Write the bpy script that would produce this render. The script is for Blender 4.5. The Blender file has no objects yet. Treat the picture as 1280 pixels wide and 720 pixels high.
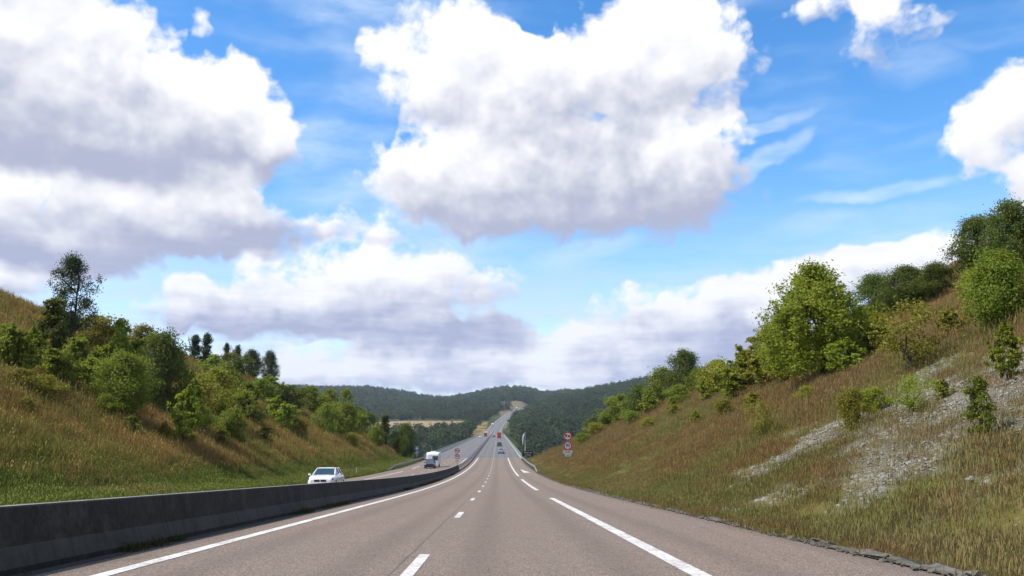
import bpy, bmesh, math, random
import numpy as np
from mathutils import Vector, Matrix, noise as mnoise

R = math.radians
random.seed(7)
rng = np.random.default_rng(11)
scene = bpy.context.scene
C = scene.collection

# ------------------------------------------------------------------ camera
F_PX = 1045.0                     # focal length in pixels of the 1280 px wide photograph
PITCH, YAW = R(9.15), R(0.95)
NEAR_SLOPE = -0.055
CAM_Z = 1.24
cam_data = bpy.data.cameras.new('camera')
cam_data.sensor_width = 36.0
cam_data.lens = 36.0 * F_PX / 1280.0
cam_data.clip_start = 0.1
cam_data.clip_end = 20000.0
cam = bpy.data.objects.new('camera', cam_data)
C.objects.link(cam)
cam.location = (0, 0, CAM_Z)
cam.rotation_euler = (R(90) + PITCH, 0, -YAW)
scene.camera = cam
CAM_R = cam.rotation_euler.to_matrix()

def pix_dir(px, py):
    v = CAM_R @ Vector(((px - 640) / F_PX, (360 - py) / F_PX, -1.0))
    return v.normalized()

# ------------------------------------------------------------------ sun, sky, exposure
SUN_EL = R(52)
SUN_AZ = R(-104)                   # measured from +Y (driving direction) towards +X: the sun stands to the left
sun_dir = Vector((math.sin(SUN_AZ) * math.cos(SUN_EL), math.cos(SUN_AZ) * math.cos(SUN_EL), math.sin(SUN_EL)))
sd = bpy.data.lights.new('sun', 'SUN')
sd.energy = 4.8
sd.angle = R(0.53)
sd.color = (1.0, 0.95, 0.87)
sun = bpy.data.objects.new('sun', sd)
C.objects.link(sun)
sun.rotation_euler = (-sun_dir).to_track_quat('-Z', 'Y').to_euler()

scene.view_settings.view_transform = 'Standard'
scene.view_settings.look = 'None'
scene.view_settings.exposure = 0.3
scene.view_settings.gamma = 1.0
scene.view_settings.use_curve_mapping = False
scene.render.engine = 'CYCLES'
scene.cycles.use_denoising = True
scene.cycles.max_bounces = 6
scene.cycles.diffuse_bounces = 3
scene.cycles.glossy_bounces = 2
scene.cycles.transmission_bounces = 3
scene.cycles.transparent_max_bounces = 6
scene.cycles.volume_bounces = 0
scene.cycles.sample_clamp_indirect = 6.0
HAZE = 6.0e-5

class NB:
    """small helper around a node tree"""
    def __init__(self, tree):
        self.t = tree; self.n = tree.nodes; self.l = tree.links
    def new(self, kind, **kw):
        nd = self.n.new(kind)
        for k, v in kw.items():
            setattr(nd, k, v)
        return nd
    def put(self, sock, v):
        if isinstance(v, bpy.types.NodeSocket):
            self.l.new(v, sock)
        elif v is not None:
            if isinstance(v, (tuple, list)) and sock.type == 'RGBA' and len(v) == 3:
                v = (*v, 1.0)
            sock.default_value = v
    def math(self, op, a, b=None, c=None, clamp=False):
        nd = self.n.new('ShaderNodeMath'); nd.operation = op; nd.use_clamp = clamp
        self.put(nd.inputs[0], a)
        if b is not None: self.put(nd.inputs[1], b)
        if c is not None: self.put(nd.inputs[2], c)
        return nd.outputs[0]
    def vec(self, op, a, b=None, c=None):
        nd = self.n.new('ShaderNodeVectorMath'); nd.operation = op
        self.put(nd.inputs[0], a)
        if b is not None: self.put(nd.inputs[1], b)
        if c is not None: self.put(nd.inputs[2], c)
        return nd.outputs[1] if op in ('LENGTH', 'DOT_PRODUCT', 'DISTANCE') else nd.outputs[0]
    def noise(self, vec, scale, detail=2.0, rough=0.5, dim='3D', dist=0.0, lac=2.0):
        nd = self.n.new('ShaderNodeTexNoise'); nd.noise_dimensions = dim
        self.put(nd.inputs['Vector'], vec); self.put(nd.inputs['Scale'], scale)
        self.put(nd.inputs['Detail'], detail); self.put(nd.inputs['Roughness'], rough)
        self.put(nd.inputs['Distortion'], dist); self.put(nd.inputs['Lacunarity'], lac)
        return nd.outputs['Fac']
    def mapr(self, v, a, b, c=0.0, d=1.0, kind='LINEAR'):
        nd = self.n.new('ShaderNodeMapRange'); nd.interpolation_type = kind; nd.clamp = True
        self.put(nd.inputs[0], v)
        for i, x in enumerate((a, b, c, d)): self.put(nd.inputs[i + 1], x)
        return nd.outputs[0]
    def mix(self, f, a, b, blend='MIX'):
        nd = self.n.new('ShaderNodeMix'); nd.data_type = 'RGBA'; nd.blend_type = blend; nd.clamp_factor = True
        self.put(nd.inputs['Factor'], f); self.put(nd.inputs['A'], a) if False else None
        self.put(nd.inputs[6], a); self.put(nd.inputs[7], b)
        return nd.outputs[2]
    def ramp(self, f, stops):
        nd = self.n.new('ShaderNodeValToRGB'); cr = nd.color_ramp
        while len(cr.elements) < len(stops): cr.elements.new(0.5)
        for e, (p, c) in zip(cr.elements, stops):
            e.position = p; e.color = (*c, 1.0) if len(c) == 3 else c
        self.put(nd.inputs[0], f)
        return nd.outputs[0]
    def comb(self, x, y, z=0.0):
        nd = self.n.new('ShaderNodeCombineXYZ')
        self.put(nd.inputs[0], x); self.put(nd.inputs[1], y); self.put(nd.inputs[2], z)
        return nd.outputs[0]
    def sep(self, v):
        nd = self.n.new('ShaderNodeSeparateXYZ'); self.put(nd.inputs[0], v)
        return nd.outputs
# ------------------------------------------------------------------ world: Nishita sky with cumulus clouds laid out by direction
SKY_U = 10.0       # cloud space: ten units per radian of azimuth / elevation
def sky_uv(px, py):
    d = pix_dir(px, py)
    return math.atan2(d.x, d.y) * SKY_U, math.asin(d.z) * SKY_U

# cumulus lobes: centre x, centre y, half width, half height, strength, brightness bias
LOBES = [
    # large centre cloud
    (575, 80, 112, 72, 1.0, .45), (830, 62, 112, 80, 1.0, .5), (700, 130, 150, 84, .95, .05), (705, 240, 205, 58, 1.05, -.25),
    (545, 222, 84, 56, .9, .4), (862, 205, 62, 52, .9, .2), (450, 290, 50, 18, .55, .3),
    # cloud on the left: an upper heap with a dark base and a second tier below it
    (-20, 50, 160, 100, 1.0, -.15), (120, 178, 185, 46, 1.1, -.6), (110, 95, 110, 60, 1.0, .45), (292, 122, 72, 46, 1.0, .6), (335, 172, 34, 34, .8, .45),
    (265, 282, 110, 38, 1.05, -.35), (70, 295, 150, 36, 1.0, -.45), (20, 240, 130, 26, .8, .6), (245, 240, 80, 28, .85, .5), (-10, 345, 90, 20, .6, .3),
    # low banks in the middle distance
    (480, 348, 145, 36, 1.0, .45), (370, 390, 200, 32, .95, -.1), (540, 420, 125, 27, .9, -.8), (440, 462, 220, 28, .8, .35), (235, 366, 42, 13, .55, .4),
    # right hand bank and puffs
    (1090, 338, 140, 30, 1.0, .5), (905, 385, 160, 32, .9, .35), (720, 452, 190, 34, .8, .35), (870, 428, 140, 28, .9, -.7), (1215, 318, 80, 26, .8, .5),
    (1266, 158, 64, 64, 1.0, .55), (1290, 240, 44, 28, .8, .2), (1105, 28, 52, 42, .66, .4), (1040, 0, 40, 16, .5, .4), (243, 28, 12, 15, .5, .5),
]
CLEAR = [(668, 30, 26, 22, .5), (745, 150, 24, 18, .16)]
# cirrus strokes: two end points and half thickness (photograph pixels), strength
STROKES = [(880, 182, 1025, 132, 9, .55), (915, 232, 1015, 158, 12, .6), (1010, 250, 1185, 226, 9, .6), (1090, 90, 1215, 70, 22, .3), (390, 180, 500, 160, 16, .35), (960, 285, 1200, 262, 16, .35), (650, 330, 800, 300, 14, .4)]

def build_world():
    world = bpy.data.worlds.new('World'); scene.world = world
    world.use_nodes = True
    t = world.node_tree; t.nodes.clear(); nb = NB(t)
    tc = nb.new('ShaderNodeTexCoord'); d = nb.vec('NORMALIZE', tc.outputs['Generated'])
    dx, dy, dz = nb.sep(d)
    az = nb.math('ARCTAN2', dx, dy); el = nb.math('ARCSINE', dz)
    x = nb.math('MULTIPLY', az, SKY_U); y = nb.math('MULTIPLY', el, SKY_U)
    p = nb.comb(x, y, 0.0)
    sky = nb.new('ShaderNodeTexSky', sky_type='NISHITA', sun_disc=False)
    sky.sun_elevation = SUN_EL; sky.sun_rotation = SUN_AZ
    sky.altitude = 100; sky.air_density = 1.0; sky.dust_density = .4; sky.ozone_density = 2.0
    hs = nb.new('ShaderNodeHueSaturation')
    nb.put(hs.inputs['Hue'], SKY_HUE); nb.put(hs.inputs['Saturation'], SKY_SAT); nb.put(hs.inputs['Value'], SKY_VAL); nb.put(hs.inputs['Color'], sky.outputs[0])
    blue = hs.outputs[0]
    # ragged lobes
    wn = nb.new('ShaderNodeTexNoise'); wn.noise_dimensions = '2D'
    nb.put(wn.inputs['Vector'], p); nb.put(wn.inputs['Scale'], 1.1); nb.put(wn.inputs['Detail'], 3.0); nb.put(wn.inputs['Roughness'], .6)
    pw = nb.vec('MULTIPLY_ADD', nb.vec('SUBTRACT', wn.outputs['Color'], (.5, .5, .5)), (1.1, .45, 0.0), p)
    W = T = None
    for (cx, cy, rx, ry, st, bias) in LOBES:
        u, v = sky_uv(cx, cy)
        ru, rv = rx / F_PX * SKY_U * .98, ry / F_PX * SKY_U * .98
        q = nb.vec('MULTIPLY_ADD', pw, (1 / ru, 1 / rv, 0.0), (-u / ru, -v / rv, 0.0))
        f = nb.math('MULTIPLY_ADD', nb.vec('DOT_PRODUCT', q, q), -st * .62, st + .45)
        f = nb.math('MAXIMUM', f, 0.0)
        w = nb.math('MULTIPLY', f, f)
        tt = nb.math('ADD', nb.vec('DOT_PRODUCT', q, (-.22, .85, 0)), bias)
        if W is None:
            W = w; T = nb.math('MULTIPLY', w, tt)
        else:
            W = nb.math('ADD', W, w); T = nb.math('MULTIPLY_ADD', w, tt, T)
    lobe_t = nb.math('DIVIDE', T, nb.math('ADD', W, .02))
    s = nb.math('SUBTRACT', nb.math('SQRT', W), .45)
    for (cx, cy, rx, ry, st) in CLEAR:
        if st <= 0: continue
        u, v = sky_uv(cx, cy)
        ru, rv = rx / F_PX * SKY_U, ry / F_PX * SKY_U
        q = nb.vec('MULTIPLY_ADD', pw, (1 / ru, 1 / rv, 0.0), (-u / ru, -v / rv, 0.0))
        s = nb.math('MULTIPLY_ADD', nb.mapr(nb.vec('DOT_PRODUCT', q, q), .1, 1.3, 1.0, 0.0), -st * 2.2, s)
    # the same broken cumulus goes on outside the picture
    far = nb.math('MAXIMUM', nb.math('SUBTRACT', nb.math('ABSOLUTE', x), 7.2), nb.math('SUBTRACT', y, 5.6))
    cov = nb.noise(nb.vec('MULTIPLY', p, (.28, .42, 0)), 1.0, 2.0, .5, '2D')
    farw = nb.mapr(far, -.3, .8, -3.0, 0.0)
    other = nb.math('ADD', nb.math('MULTIPLY', nb.math('SUBTRACT', cov, .48), 7.0), farw)
    s = nb.math('MAXIMUM', s, nb.math('MINIMUM', other, 1.1))
    pn = nb.vec('MULTIPLY', p, (1, 1.2, 0))
    n1 = nb.noise(pn, 1.5, 8.0, .58, '2D')
    n1s = nb.noise(nb.vec('ADD', pn, (-.12, .24, 0)), 1.5, 3.0, .55, '2D')
    vo = nb.new('ShaderNodeTexVoronoi'); vo.voronoi_dimensions = '2D'; vo.feature = 'F1'
    nb.put(vo.inputs['Vector'], pw); nb.put(vo.inputs['Scale'], 2.2); nb.put(vo.inputs['Detail'], 2.0); nb.put(vo.inputs['Roughness'], .5)
    bill = nb.math('SUBTRACT', .4, vo.outputs['Distance'])
    d0 = nb.math('MULTIPLY_ADD', nb.math('SUBTRACT', n1, .5), nb.mapr(lobe_t, -.9, .3, .30, 1.8), s)
    d0 = nb.math('SUBTRACT', nb.math('MULTIPLY_ADD', bill, .45, d0), .06)
    low = nb.mapr(y, .3, 2.5, 1.0, 0.0)
    # light from the upper left: lobe position, small relief, thickness
    relief = nb.math('MULTIPLY', nb.math('SUBTRACT', nb.noise(pn, 1.5, 3.0, .55, '2D'), n1s), 1.35)
    lt = nb.math('ADD', lobe_t, relief)
    lt = nb.math('MULTIPLY_ADD', bill, .24, lt)
    sh = nb.mapr(lt, .80, -1.0, 0.0, 1.0, 'SMOOTHSTEP')
    sh = nb.math('MULTIPLY', sh, nb.mapr(nb.math('SUBTRACT', d0, lobe_t), -.4, .5, .45, 1.0, 'SMOOTHSTEP'))
    # near the horizon the clouds are seen from the side: streaky, bluer
    n2 = nb.noise(nb.vec('MULTIPLY', p, (.6, 3.4, 0)), 1.3, 6.0, .58, '2D')
    sh = nb.math('MULTIPLY_ADD', nb.math('MULTIPLY', nb.math('SUBTRACT', n2, .5), low), 1.9, sh)
    sh = nb.math('MINIMUM', nb.math('MAXIMUM', sh, 0.0), 1.0)
    lit = nb.mix(low, (.88, .885, .90), (.72, .75, .84))
    drk = nb.mix(low, (.38, .41, .54), (.34, .39, .59))
    cloud = nb.mix(sh, lit, drk)
    alpha = nb.mapr(d0, -.14, .42, 0.0, 1.0, 'SMOOTHSTEP')
    # thin cirrus streaks and a veil towards the horizon
    wv = nb.vec('MULTIPLY_ADD', nb.vec('SUBTRACT', wn.outputs['Color'], (.5, .5, .5)), (.5, .28, 0.0), p)
    cn = nb.noise(nb.vec('MULTIPLY', p, (.9, 3.0, 0)), 1.6, 5.0, .6, '2D')
    ci = nb.mapr(nb.noise(nb.vec('MULTIPLY', wv, (.3, 1.2, 0)), .9, 4.0, .5, '2D'), .44, .74, 0.0, .5, 'SMOOTHSTEP')
    for (xa, ya, xb, yb, th, st) in STROKES:
        ua, va = sky_uv(xa, ya); ub, vb = sky_uv(xb, yb)
        ln = math.hypot(ub - ua, vb - va); ex, ey = (ub - ua) / ln, (vb - va) / ln
        mx, my = (ua + ub) / 2, (va + vb) / 2; hl_ = ln / 2; ht = th / F_PX * SKY_U
        qa = nb.math('ADD', nb.vec('DOT_PRODUCT', wv, (ex / hl_, ey / hl_, 0)), -(mx * ex + my * ey) / hl_)
        qb = nb.math('ADD', nb.vec('DOT_PRODUCT', wv, (-ey / ht, ex / ht, 0)), -(-mx * ey + my * ex) / ht)
        g = nb.math('MULTIPLY_ADD', qa, qa, nb.math('MULTIPLY', qb, qb))
        ci = nb.math('MAXIMUM', ci, nb.mapr(g, 0.0, 1.6, st, 0.0, 'SMOOTHSTEP'))
    ci = nb.math('MULTIPLY', ci, nb.mapr(cn, .3, .65, .45, 1.05))
    veil = nb.math('MULTIPLY', nb.mapr(y, .2, 3.0, 1.0, 0.0, 'SMOOTHSTEP'), nb.mapr(n2, .32, .6, .35, 1.0))
    base = nb.mix(ci, blue, (.64, .77, .92))
    base = nb.mix(veil, base, (.56, .66, .85))
    col = nb.mix(alpha, base, cloud)
    bg = nb.new('ShaderNodeBackground'); nb.put(bg.inputs['Color'], col); nb.put(bg.inputs['Strength'], 1.0)
    out = nb.new('ShaderNodeOutputWorld'); nb.l.new(bg.outputs[0], out.inputs[0])
    world.cycles.sampling_method = 'MANUAL'; world.cycles.sample_map_resolution = 512
SKY_HUE, SKY_SAT, SKY_VAL = .502, 1.34, 0.19
build_world()
# ------------------------------------------------------------------ helpers
def tag(o, label=None, cat=None, group=None, kind=None):
    if label: o['label'] = label
    if cat: o['category'] = cat
    if group: o['group'] = group
    if kind: o['kind'] = kind
    return o

def link(name, me, mats=None, parent=None, loc=None, rz=None):
    o = bpy.data.objects.new(name, me)
    C.objects.link(o)
    if mats is not None and me is not None and not me.materials:
        for m in (mats if isinstance(mats, (list, tuple)) else [mats]): me.materials.append(m)
    if parent is not None: o.parent = parent
    if loc is not None: o.location = loc
    if rz is not None: o.rotation_euler = (0, 0, rz)
    return o

def empty(name, loc=(0, 0, 0), rot=(0, 0, 0)):
    o = bpy.data.objects.new(name, None); C.objects.link(o)
    o.location = loc; o.rotation_euler = rot; o.empty_display_size = .2
    return o

def mesh_np(name, verts, faces, smooth=False):
    """verts (n,3) array, faces (m,k) int array, all the same k"""
    verts = np.asarray(verts, np.float32); faces = np.asarray(faces, np.int32)
    me = bpy.data.meshes.new(name)
    k = faces.shape[1]
    me.vertices.add(len(verts)); me.vertices.foreach_set('co', verts.ravel())
    me.loops.add(faces.size); me.loops.foreach_set('vertex_index', faces.ravel())
    me.polygons.add(len(faces)); me.polygons.foreach_set('loop_start', np.arange(0, faces.size, k, dtype=np.int32))
    me.polygons.foreach_set('loop_total', np.full(len(faces), k, np.int32))
    if smooth: me.polygons.foreach_set('use_smooth', np.ones(len(faces), bool))
    me.update(calc_edges=True); me.validate()
    return me

class MB:
    """collects simple solids into one mesh"""
    def __init__(self): self.v = []; self.f = []; self.s = []
    def poly(self, vs, fs, smooth=False):
        o = len(self.v); self.v += [tuple(p) for p in vs]
        for f in fs: self.f.append([i + o for i in f]); self.s.append(smooth)
    def box(self, a, b, M=None):
        x0, y0, z0 = a; x1, y1, z1 = b
        vs = [Vector(p) for p in ((x0,y0,z0),(x1,y0,z0),(x1,y1,z0),(x0,y1,z0),(x0,y0,z1),(x1,y0,z1),(x1,y1,z1),(x0,y1,z1))]
        if M is not None: vs = [M @ p for p in vs]
        self.poly(vs, [(0,3,2,1),(4,5,6,7),(0,1,5,4),(1,2,6,5),(2,3,7,6),(3,0,4,7)])
    def tube(self, pts, rad, n=8, cap=True):
        pts = [Vector(p) for p in pts]
        rads = rad if isinstance(rad, (list, tuple)) else [rad] * len(pts)
        vs = []
        for i, p in enumerate(pts):
            t = (pts[min(i+1, len(pts)-1)] - pts[max(i-1, 0)]).normalized()
            a = t.orthogonal().normalized() if abs(t.z) > .95 else t.cross(Vector((0,0,1))).normalized()
            b = t.cross(a)
            for k in range(n):
                an = 2 * math.pi * k / n
                vs.append(p + (a * math.cos(an) + b * math.sin(an)) * rads[i])
        fs = []
        for i in range(len(pts) - 1):
            for k in range(n):
                fs.append((i*n+k, i*n+(k+1)%n, (i+1)*n+(k+1)%n, (i+1)*n+k))
        self.poly(vs, fs, True)
        if cap:
            o = len(self.v) - len(vs)
            self.f.append([o + k for k in range(n)][::-1]); self.s.append(False)
            e = o + (len(pts)-1)*n
            self.f.append([e + k for k in range(n)]); self.s.append(False)
    def loft(self, rings, cap=True, smooth=True):
        n = len(rings[0]); vs = [p for r in rings for p in r]; fs = []
        for i in range(len(rings) - 1):
            for k in range(n):
                fs.append((i*n+k, i*n+(k+1)%n, (i+1)*n+(k+1)%n, (i+1)*n+k))
        o = len(self.v); self.poly(vs, fs, smooth)
        if cap:
            self.f.append([o+k for k in range(n)][::-1]); self.s.append(False)
            e = o + (len(rings)-1)*n; self.f.append([e+k for k in range(n)]); self.s.append(False)
    def mesh(self, name):
        me = bpy.data.meshes.new(name)
        me.from_pydata([tuple(p) for p in self.v], [], self.f)
        me.polygons.foreach_set('use_smooth', self.s)
        bm = bmesh.new(); bm.from_mesh(me); bmesh.ops.recalc_face_normals(bm, faces=bm.faces); bm.to_mesh(me); bm.free()
        return me
    def build(self, name, mat, parent=None, loc=None, rz=None, bevel=0.0):
        o = link(name, self.mesh(name), mat, parent, loc, rz)
        if bevel:
            m = o.modifiers.new('bevel', 'BEVEL'); m.width = bevel; m.segments = 2; m.limit_method = 'ANGLE'; m.angle_limit = R(35)
        return o

def mat_new(name):
    m = bpy.data.materials.new(name); m.use_nodes = True
    m.node_tree.nodes.clear()
    nb = NB(m.node_tree)
    out = nb.new('ShaderNodeOutputMaterial'); bs = nb.new('ShaderNodeBsdfPrincipled')
    nb.l.new(bs.outputs[0], out.inputs[0])
    bs.inputs['Specular IOR Level'].default_value = .3
    return m, nb, bs

def simple_mat(name, col, rough=.6, metal=0.0, var=.12, vscale=3.0, bump=0.0, bscale=30.0, spec=.3, coat=0.0):
    m, nb, bs = mat_new(name)
    tc = nb.new('ShaderNodeTexCoord')
    n = nb.noise(tc.outputs['Object'], vscale, 5, .6)
    c0 = tuple(max(0, c * (1 - var)) for c in col); c1 = tuple(min(1, c * (1 + var)) for c in col)
    nb.put(bs.inputs['Base Color'], nb.mix(nb.mapr(n, .3, .7), c0, c1))
    nb.put(bs.inputs['Roughness'], nb.mapr(n, .3, .7, max(0.02, rough - .06), min(1, rough + .06)))
    bs.inputs['Metallic'].default_value = metal; bs.inputs['Specular IOR Level'].default_value = spec
    bs.inputs['Coat Weight'].default_value = coat
    if bump:
        b = nb.new('ShaderNodeBump'); b.inputs['Strength'].default_value = bump; b.inputs['Distance'].default_value = .02
        nb.put(b.inputs['Height'], nb.noise(tc.outputs['Object'], bscale, 4, .6)); nb.put(bs.inputs['Normal'], b.outputs[0])
    return m

# ------------------------------------------------------------------ road alignment
VIA0, VIA1 = 205.0, 850.0
def road_z(Y):
    """height of the road axis: falling towards the valley, level on the viaduct, climbing beyond it"""
    Y = np.asarray(Y, float)
    z = NEAR_SLOPE * Y
    a = 1.51e-4
    y1 = np.clip(Y, 40, VIA0) - 40
    z = z + a * y1 ** 2 + 2 * a * (VIA0 - 40) * np.maximum(Y - VIA0, 0)
    c = .080 / 850 / 2
    y2 = np.clip(Y, 850, 1700) - 850
    z = z + c * y2 ** 2 + 2 * c * 850 * np.maximum(Y - 1700, 0)
    y3 = np.maximum(Y - 1930, 0)
    z = z - 4.2e-4 * y3 ** 2 * (y3 < 120) - (y3 >= 120) * (6.05 + .1008 * (y3 - 120))
    return z
def road_x(Y):
    t = np.maximum(np.asarray(Y, float) - 850, 0) / 1050
    return 62 * t ** 3
def S(a, b, x):
    t = np.clip((np.asarray(x, float) - a) / (b - a), 0, 1); return t * t * (3 - 2 * t)
def lerp_tab(x, tab):
    xs, ys = zip(*tab); return np.interp(x, xs, ys)

XR, XL = 5.35, -17.3              # asphalt edges right and left
XC = -6.16                        # centre of the median barrier
def cross_z(x):                   # the oncoming carriageway falls outwards from the median
    return -.02 * np.maximum(XC - np.asarray(x, float), 0)
def surf_z(x, Y):                 # road surface; x is measured from the alignment
    return road_z(Y) + cross_z(x)

def fbm2(x, y, seed=0.0, octv=4):
    """cheap smooth value noise, vectorised"""
    out = np.zeros(np.broadcast(x, y).shape); amp = 1.0; f = 1.0; tot = 0
    for o in range(octv):
        xx = x * f + seed * 17.3 + o * 31.7; yy = y * f + seed * 9.1 + o * 11.3
        xi = np.floor(xx); yi = np.floor(yy); fx = xx - xi; fy = yy - yi
        fx = fx * fx * (3 - 2 * fx); fy = fy * fy * (3 - 2 * fy)
        def h(i, j):
            v = np.sin(i * 127.1 + j * 311.7 + seed * 3.3) * 43758.5453
            return v - np.floor(v)
        v = (h(xi, yi) * (1 - fx) + h(xi + 1, yi) * fx) * (1 - fy) + (h(xi, yi + 1) * (1 - fx) + h(xi + 1, yi + 1) * fx) * fy
        out = out + amp * (v - .5); tot += amp; amp *= .5; f *= 2.03
    return out / tot * 2

def natural_z(X, Y):
    P = NEAR_SLOPE * Y
    # near hills, left and right of the cutting
    hl = 21 + .16 * np.maximum(-X - 55, 0) * (X < 0)
    hl = np.minimum(hl, 60)
    sl = Y + .75 * (X + 58)
    left = P + hl * (1 - S(185, 320, sl)) - 36 * S(190, 400, sl)
    hr = lerp_tab(Y, [(-100, 24), (60, 22.5), (85, 20.5), (112, 13.5), (140, 10.5), (170, 7.5), (205, 3.0), (240, -6), (330, -28), (420, -36)])
    hr = hr + .20 * np.clip(X - 40, 0, 110) * (1 - S(150, 330, Y)) - .0 * X
    right = P + hr
    w = S(-12, 8, X)
    near = left * (1 - w) + right * w
    # far side of the valley
    base = lerp_tab(Y, [(0, -48), (640, -46), (760, -34), (860, -18), (1000, -13), (1200, -6), (1400, 4), (1700, 20), (2000, 36), (2300, 58), (2700, 82), (3300, 100), (6000, 60), (12000, 20)])
    rx = X - road_x(Y)
    rise = .195 * np.clip(rx - 15, 0, 420) * S(600, 1350, Y) * (1 - .35 * S(1900, 2600, Y))
    fall = -.055 * np.clip(-rx - 20, 0, 200) * S(860, 1000, Y) * (1 - S(1300, 1900, Y)) + .012 * np.clip(-rx - 150, 0, 900) * S(1500, 2500, Y)
    far = base + rise + fall + 7 * fbm2(X / 260, Y / 260, 3) * S(900, 1600, Y)
    far = far - 30 * np.exp(-((X + 190) / 150) ** 2) * S(1800, 2500, Y) - 12 * np.exp(-((X - 170) / 70) ** 2) * S(1900, 2500, Y) + 8 * np.exp(-((X - 40) / 90) ** 2) * S(1900, 2200, Y)
    k = S(380, 560, Y)
    n = near * (1 - k) + far * k
    return n + .55 * fbm2(X / 9, Y / 9, 1) + 1.2 * fbm2(X / 33, Y / 33, 2)

def terrain_z(X, Y):
    X = np.asarray(X, float); Y = np.asarray(Y, float)
    n = natural_z(X, Y)
    yc = np.where(Y < (VIA0 + VIA1) / 2, np.minimum(Y, VIA0 - 3), np.maximum(Y, VIA1 + 3))
    rx = X - road_x(Y)
    dl = np.maximum(XL - .5 - rx, 0); dr = np.maximum(rx - XR - .55, 0)
    rz = road_z(yc)
    edge = np.where(rx > XC, cross_z(np.full_like(rx, XR)), cross_z(np.full_like(rx, XL)))
    dx = dl + dr
    # verge on the left is a few metres of gentle grass, on the right the slope starts at the kerb
    ramp_cut_l = .10 * np.minimum(dl, 4.0) + .56 * np.maximum(dl - 4.0, 0)
    ramp_cut_r = .16 * np.minimum(dr, 1.2) + .50 * np.maximum(dr - 1.2, 0) + .05 * np.clip(dr - 8, 0, 30)
    dy = np.abs(Y - yc)
    up = rz + edge + np.where(rx > XC, ramp_cut_r, ramp_cut_l) - np.where(dy > .01, np.minimum(.35 * dy, 1.6) + .12 * dy, 0)
    dn = rz + edge - .55 * np.hypot(np.maximum(dx - 1.5, 0), dy) - .04 * np.minimum(dx, 1.5)
    inside = (dx <= 0)
    bumps = (.22 * fbm2(X / 3.1, Y / 3.1, 5) + .35 * fbm2(X / 8, Y / 8, 6)) * S(.5, 5, dx)
    z = np.minimum(n, up)
    z = np.maximum(z, dn) + bumps
    # under the asphalt the soil lies lower
    under = np.where(inside & (dy < .01), rz + np.minimum(cross_z(rx), 9) - .35, z)
    lip = np.where((dx > 0) & (dx < .6) & (dy < .01), np.minimum(z, rz + edge + .06), under)
    return lip

def grid_lines():
    xs = list(np.arange(-80, 60.01, 1.0))
    st = 1.0; x = 60.0
    while x < 7000: st *= 1.10; x += st; xs.append(x)
    st = 1.0; x = -80.0
    while x > -7000: st *= 1.10; x -= st; xs.append(x)
    xs += [XR + .02, XR + .5, XR + .62, XL - .02, XL - .5]
    ys = list(np.arange(-40, 300.01, 1.6)); st = 1.6; y = 300.0
    while y < 11000: st = min(st * 1.03, 400) if y < 3500 else st * 1.2; y += st; ys.append(y)
    return np.unique(np.array(xs)), np.array(ys)

GX, GY = grid_lines()
xx, yy = np.meshgrid(GX, GY)
# the grid follows the bend of the far road
zz = terrain_z(xx + road_x(yy) * np.exp(-np.abs(xx) / 400), yy)
xw = xx + road_x(yy) * np.exp(-np.abs(xx) / 400)
nv = len(GX)
idx = np.arange(len(GY) * nv).reshape(len(GY), nv)
quads = np.stack([idx[:-1, :-1], idx[:-1, 1:], idx[1:, 1:], idx[1:, :-1]], -1).reshape(-1, 4)
terrain_me = mesh_np('terrain', np.stack([xw, yy, zz], -1).reshape(-1, 3), quads, True)

def ray_ground(px, py, tmin=8.0, tmax=4000.0):
    d = pix_dir(px, py)
    t = np.concatenate([np.arange(tmin, 400, .25), np.arange(400, tmax, 4.0)])
    X = d.x * t; Y = d.y * t; Z = CAM_Z + d.z * t
    hit = np.nonzero(Z <= terrain_z(X, Y))[0]
    if len(hit) == 0: return None
    i = hit[0]
    return Vector((X[i], Y[i], float(terrain_z(X[i], Y[i]))))
def at(X, Y): return Vector((X, Y, float(terrain_z(X, Y))))
def px_per_m(p):            # how many photograph pixels a metre is at point p
    return F_PX / max(1.0, (p - Vector((0, 0, CAM_Z))).dot(pix_dir(640, 360)))
# ------------------------------------------------------------------ surface materials of the setting
def ground_mask_nodes(nb):
    """shared soil / vegetation colour fields in world space"""
    geo = nb.new('ShaderNodeNewGeometry')
    return geo.outputs['Position']

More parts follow.
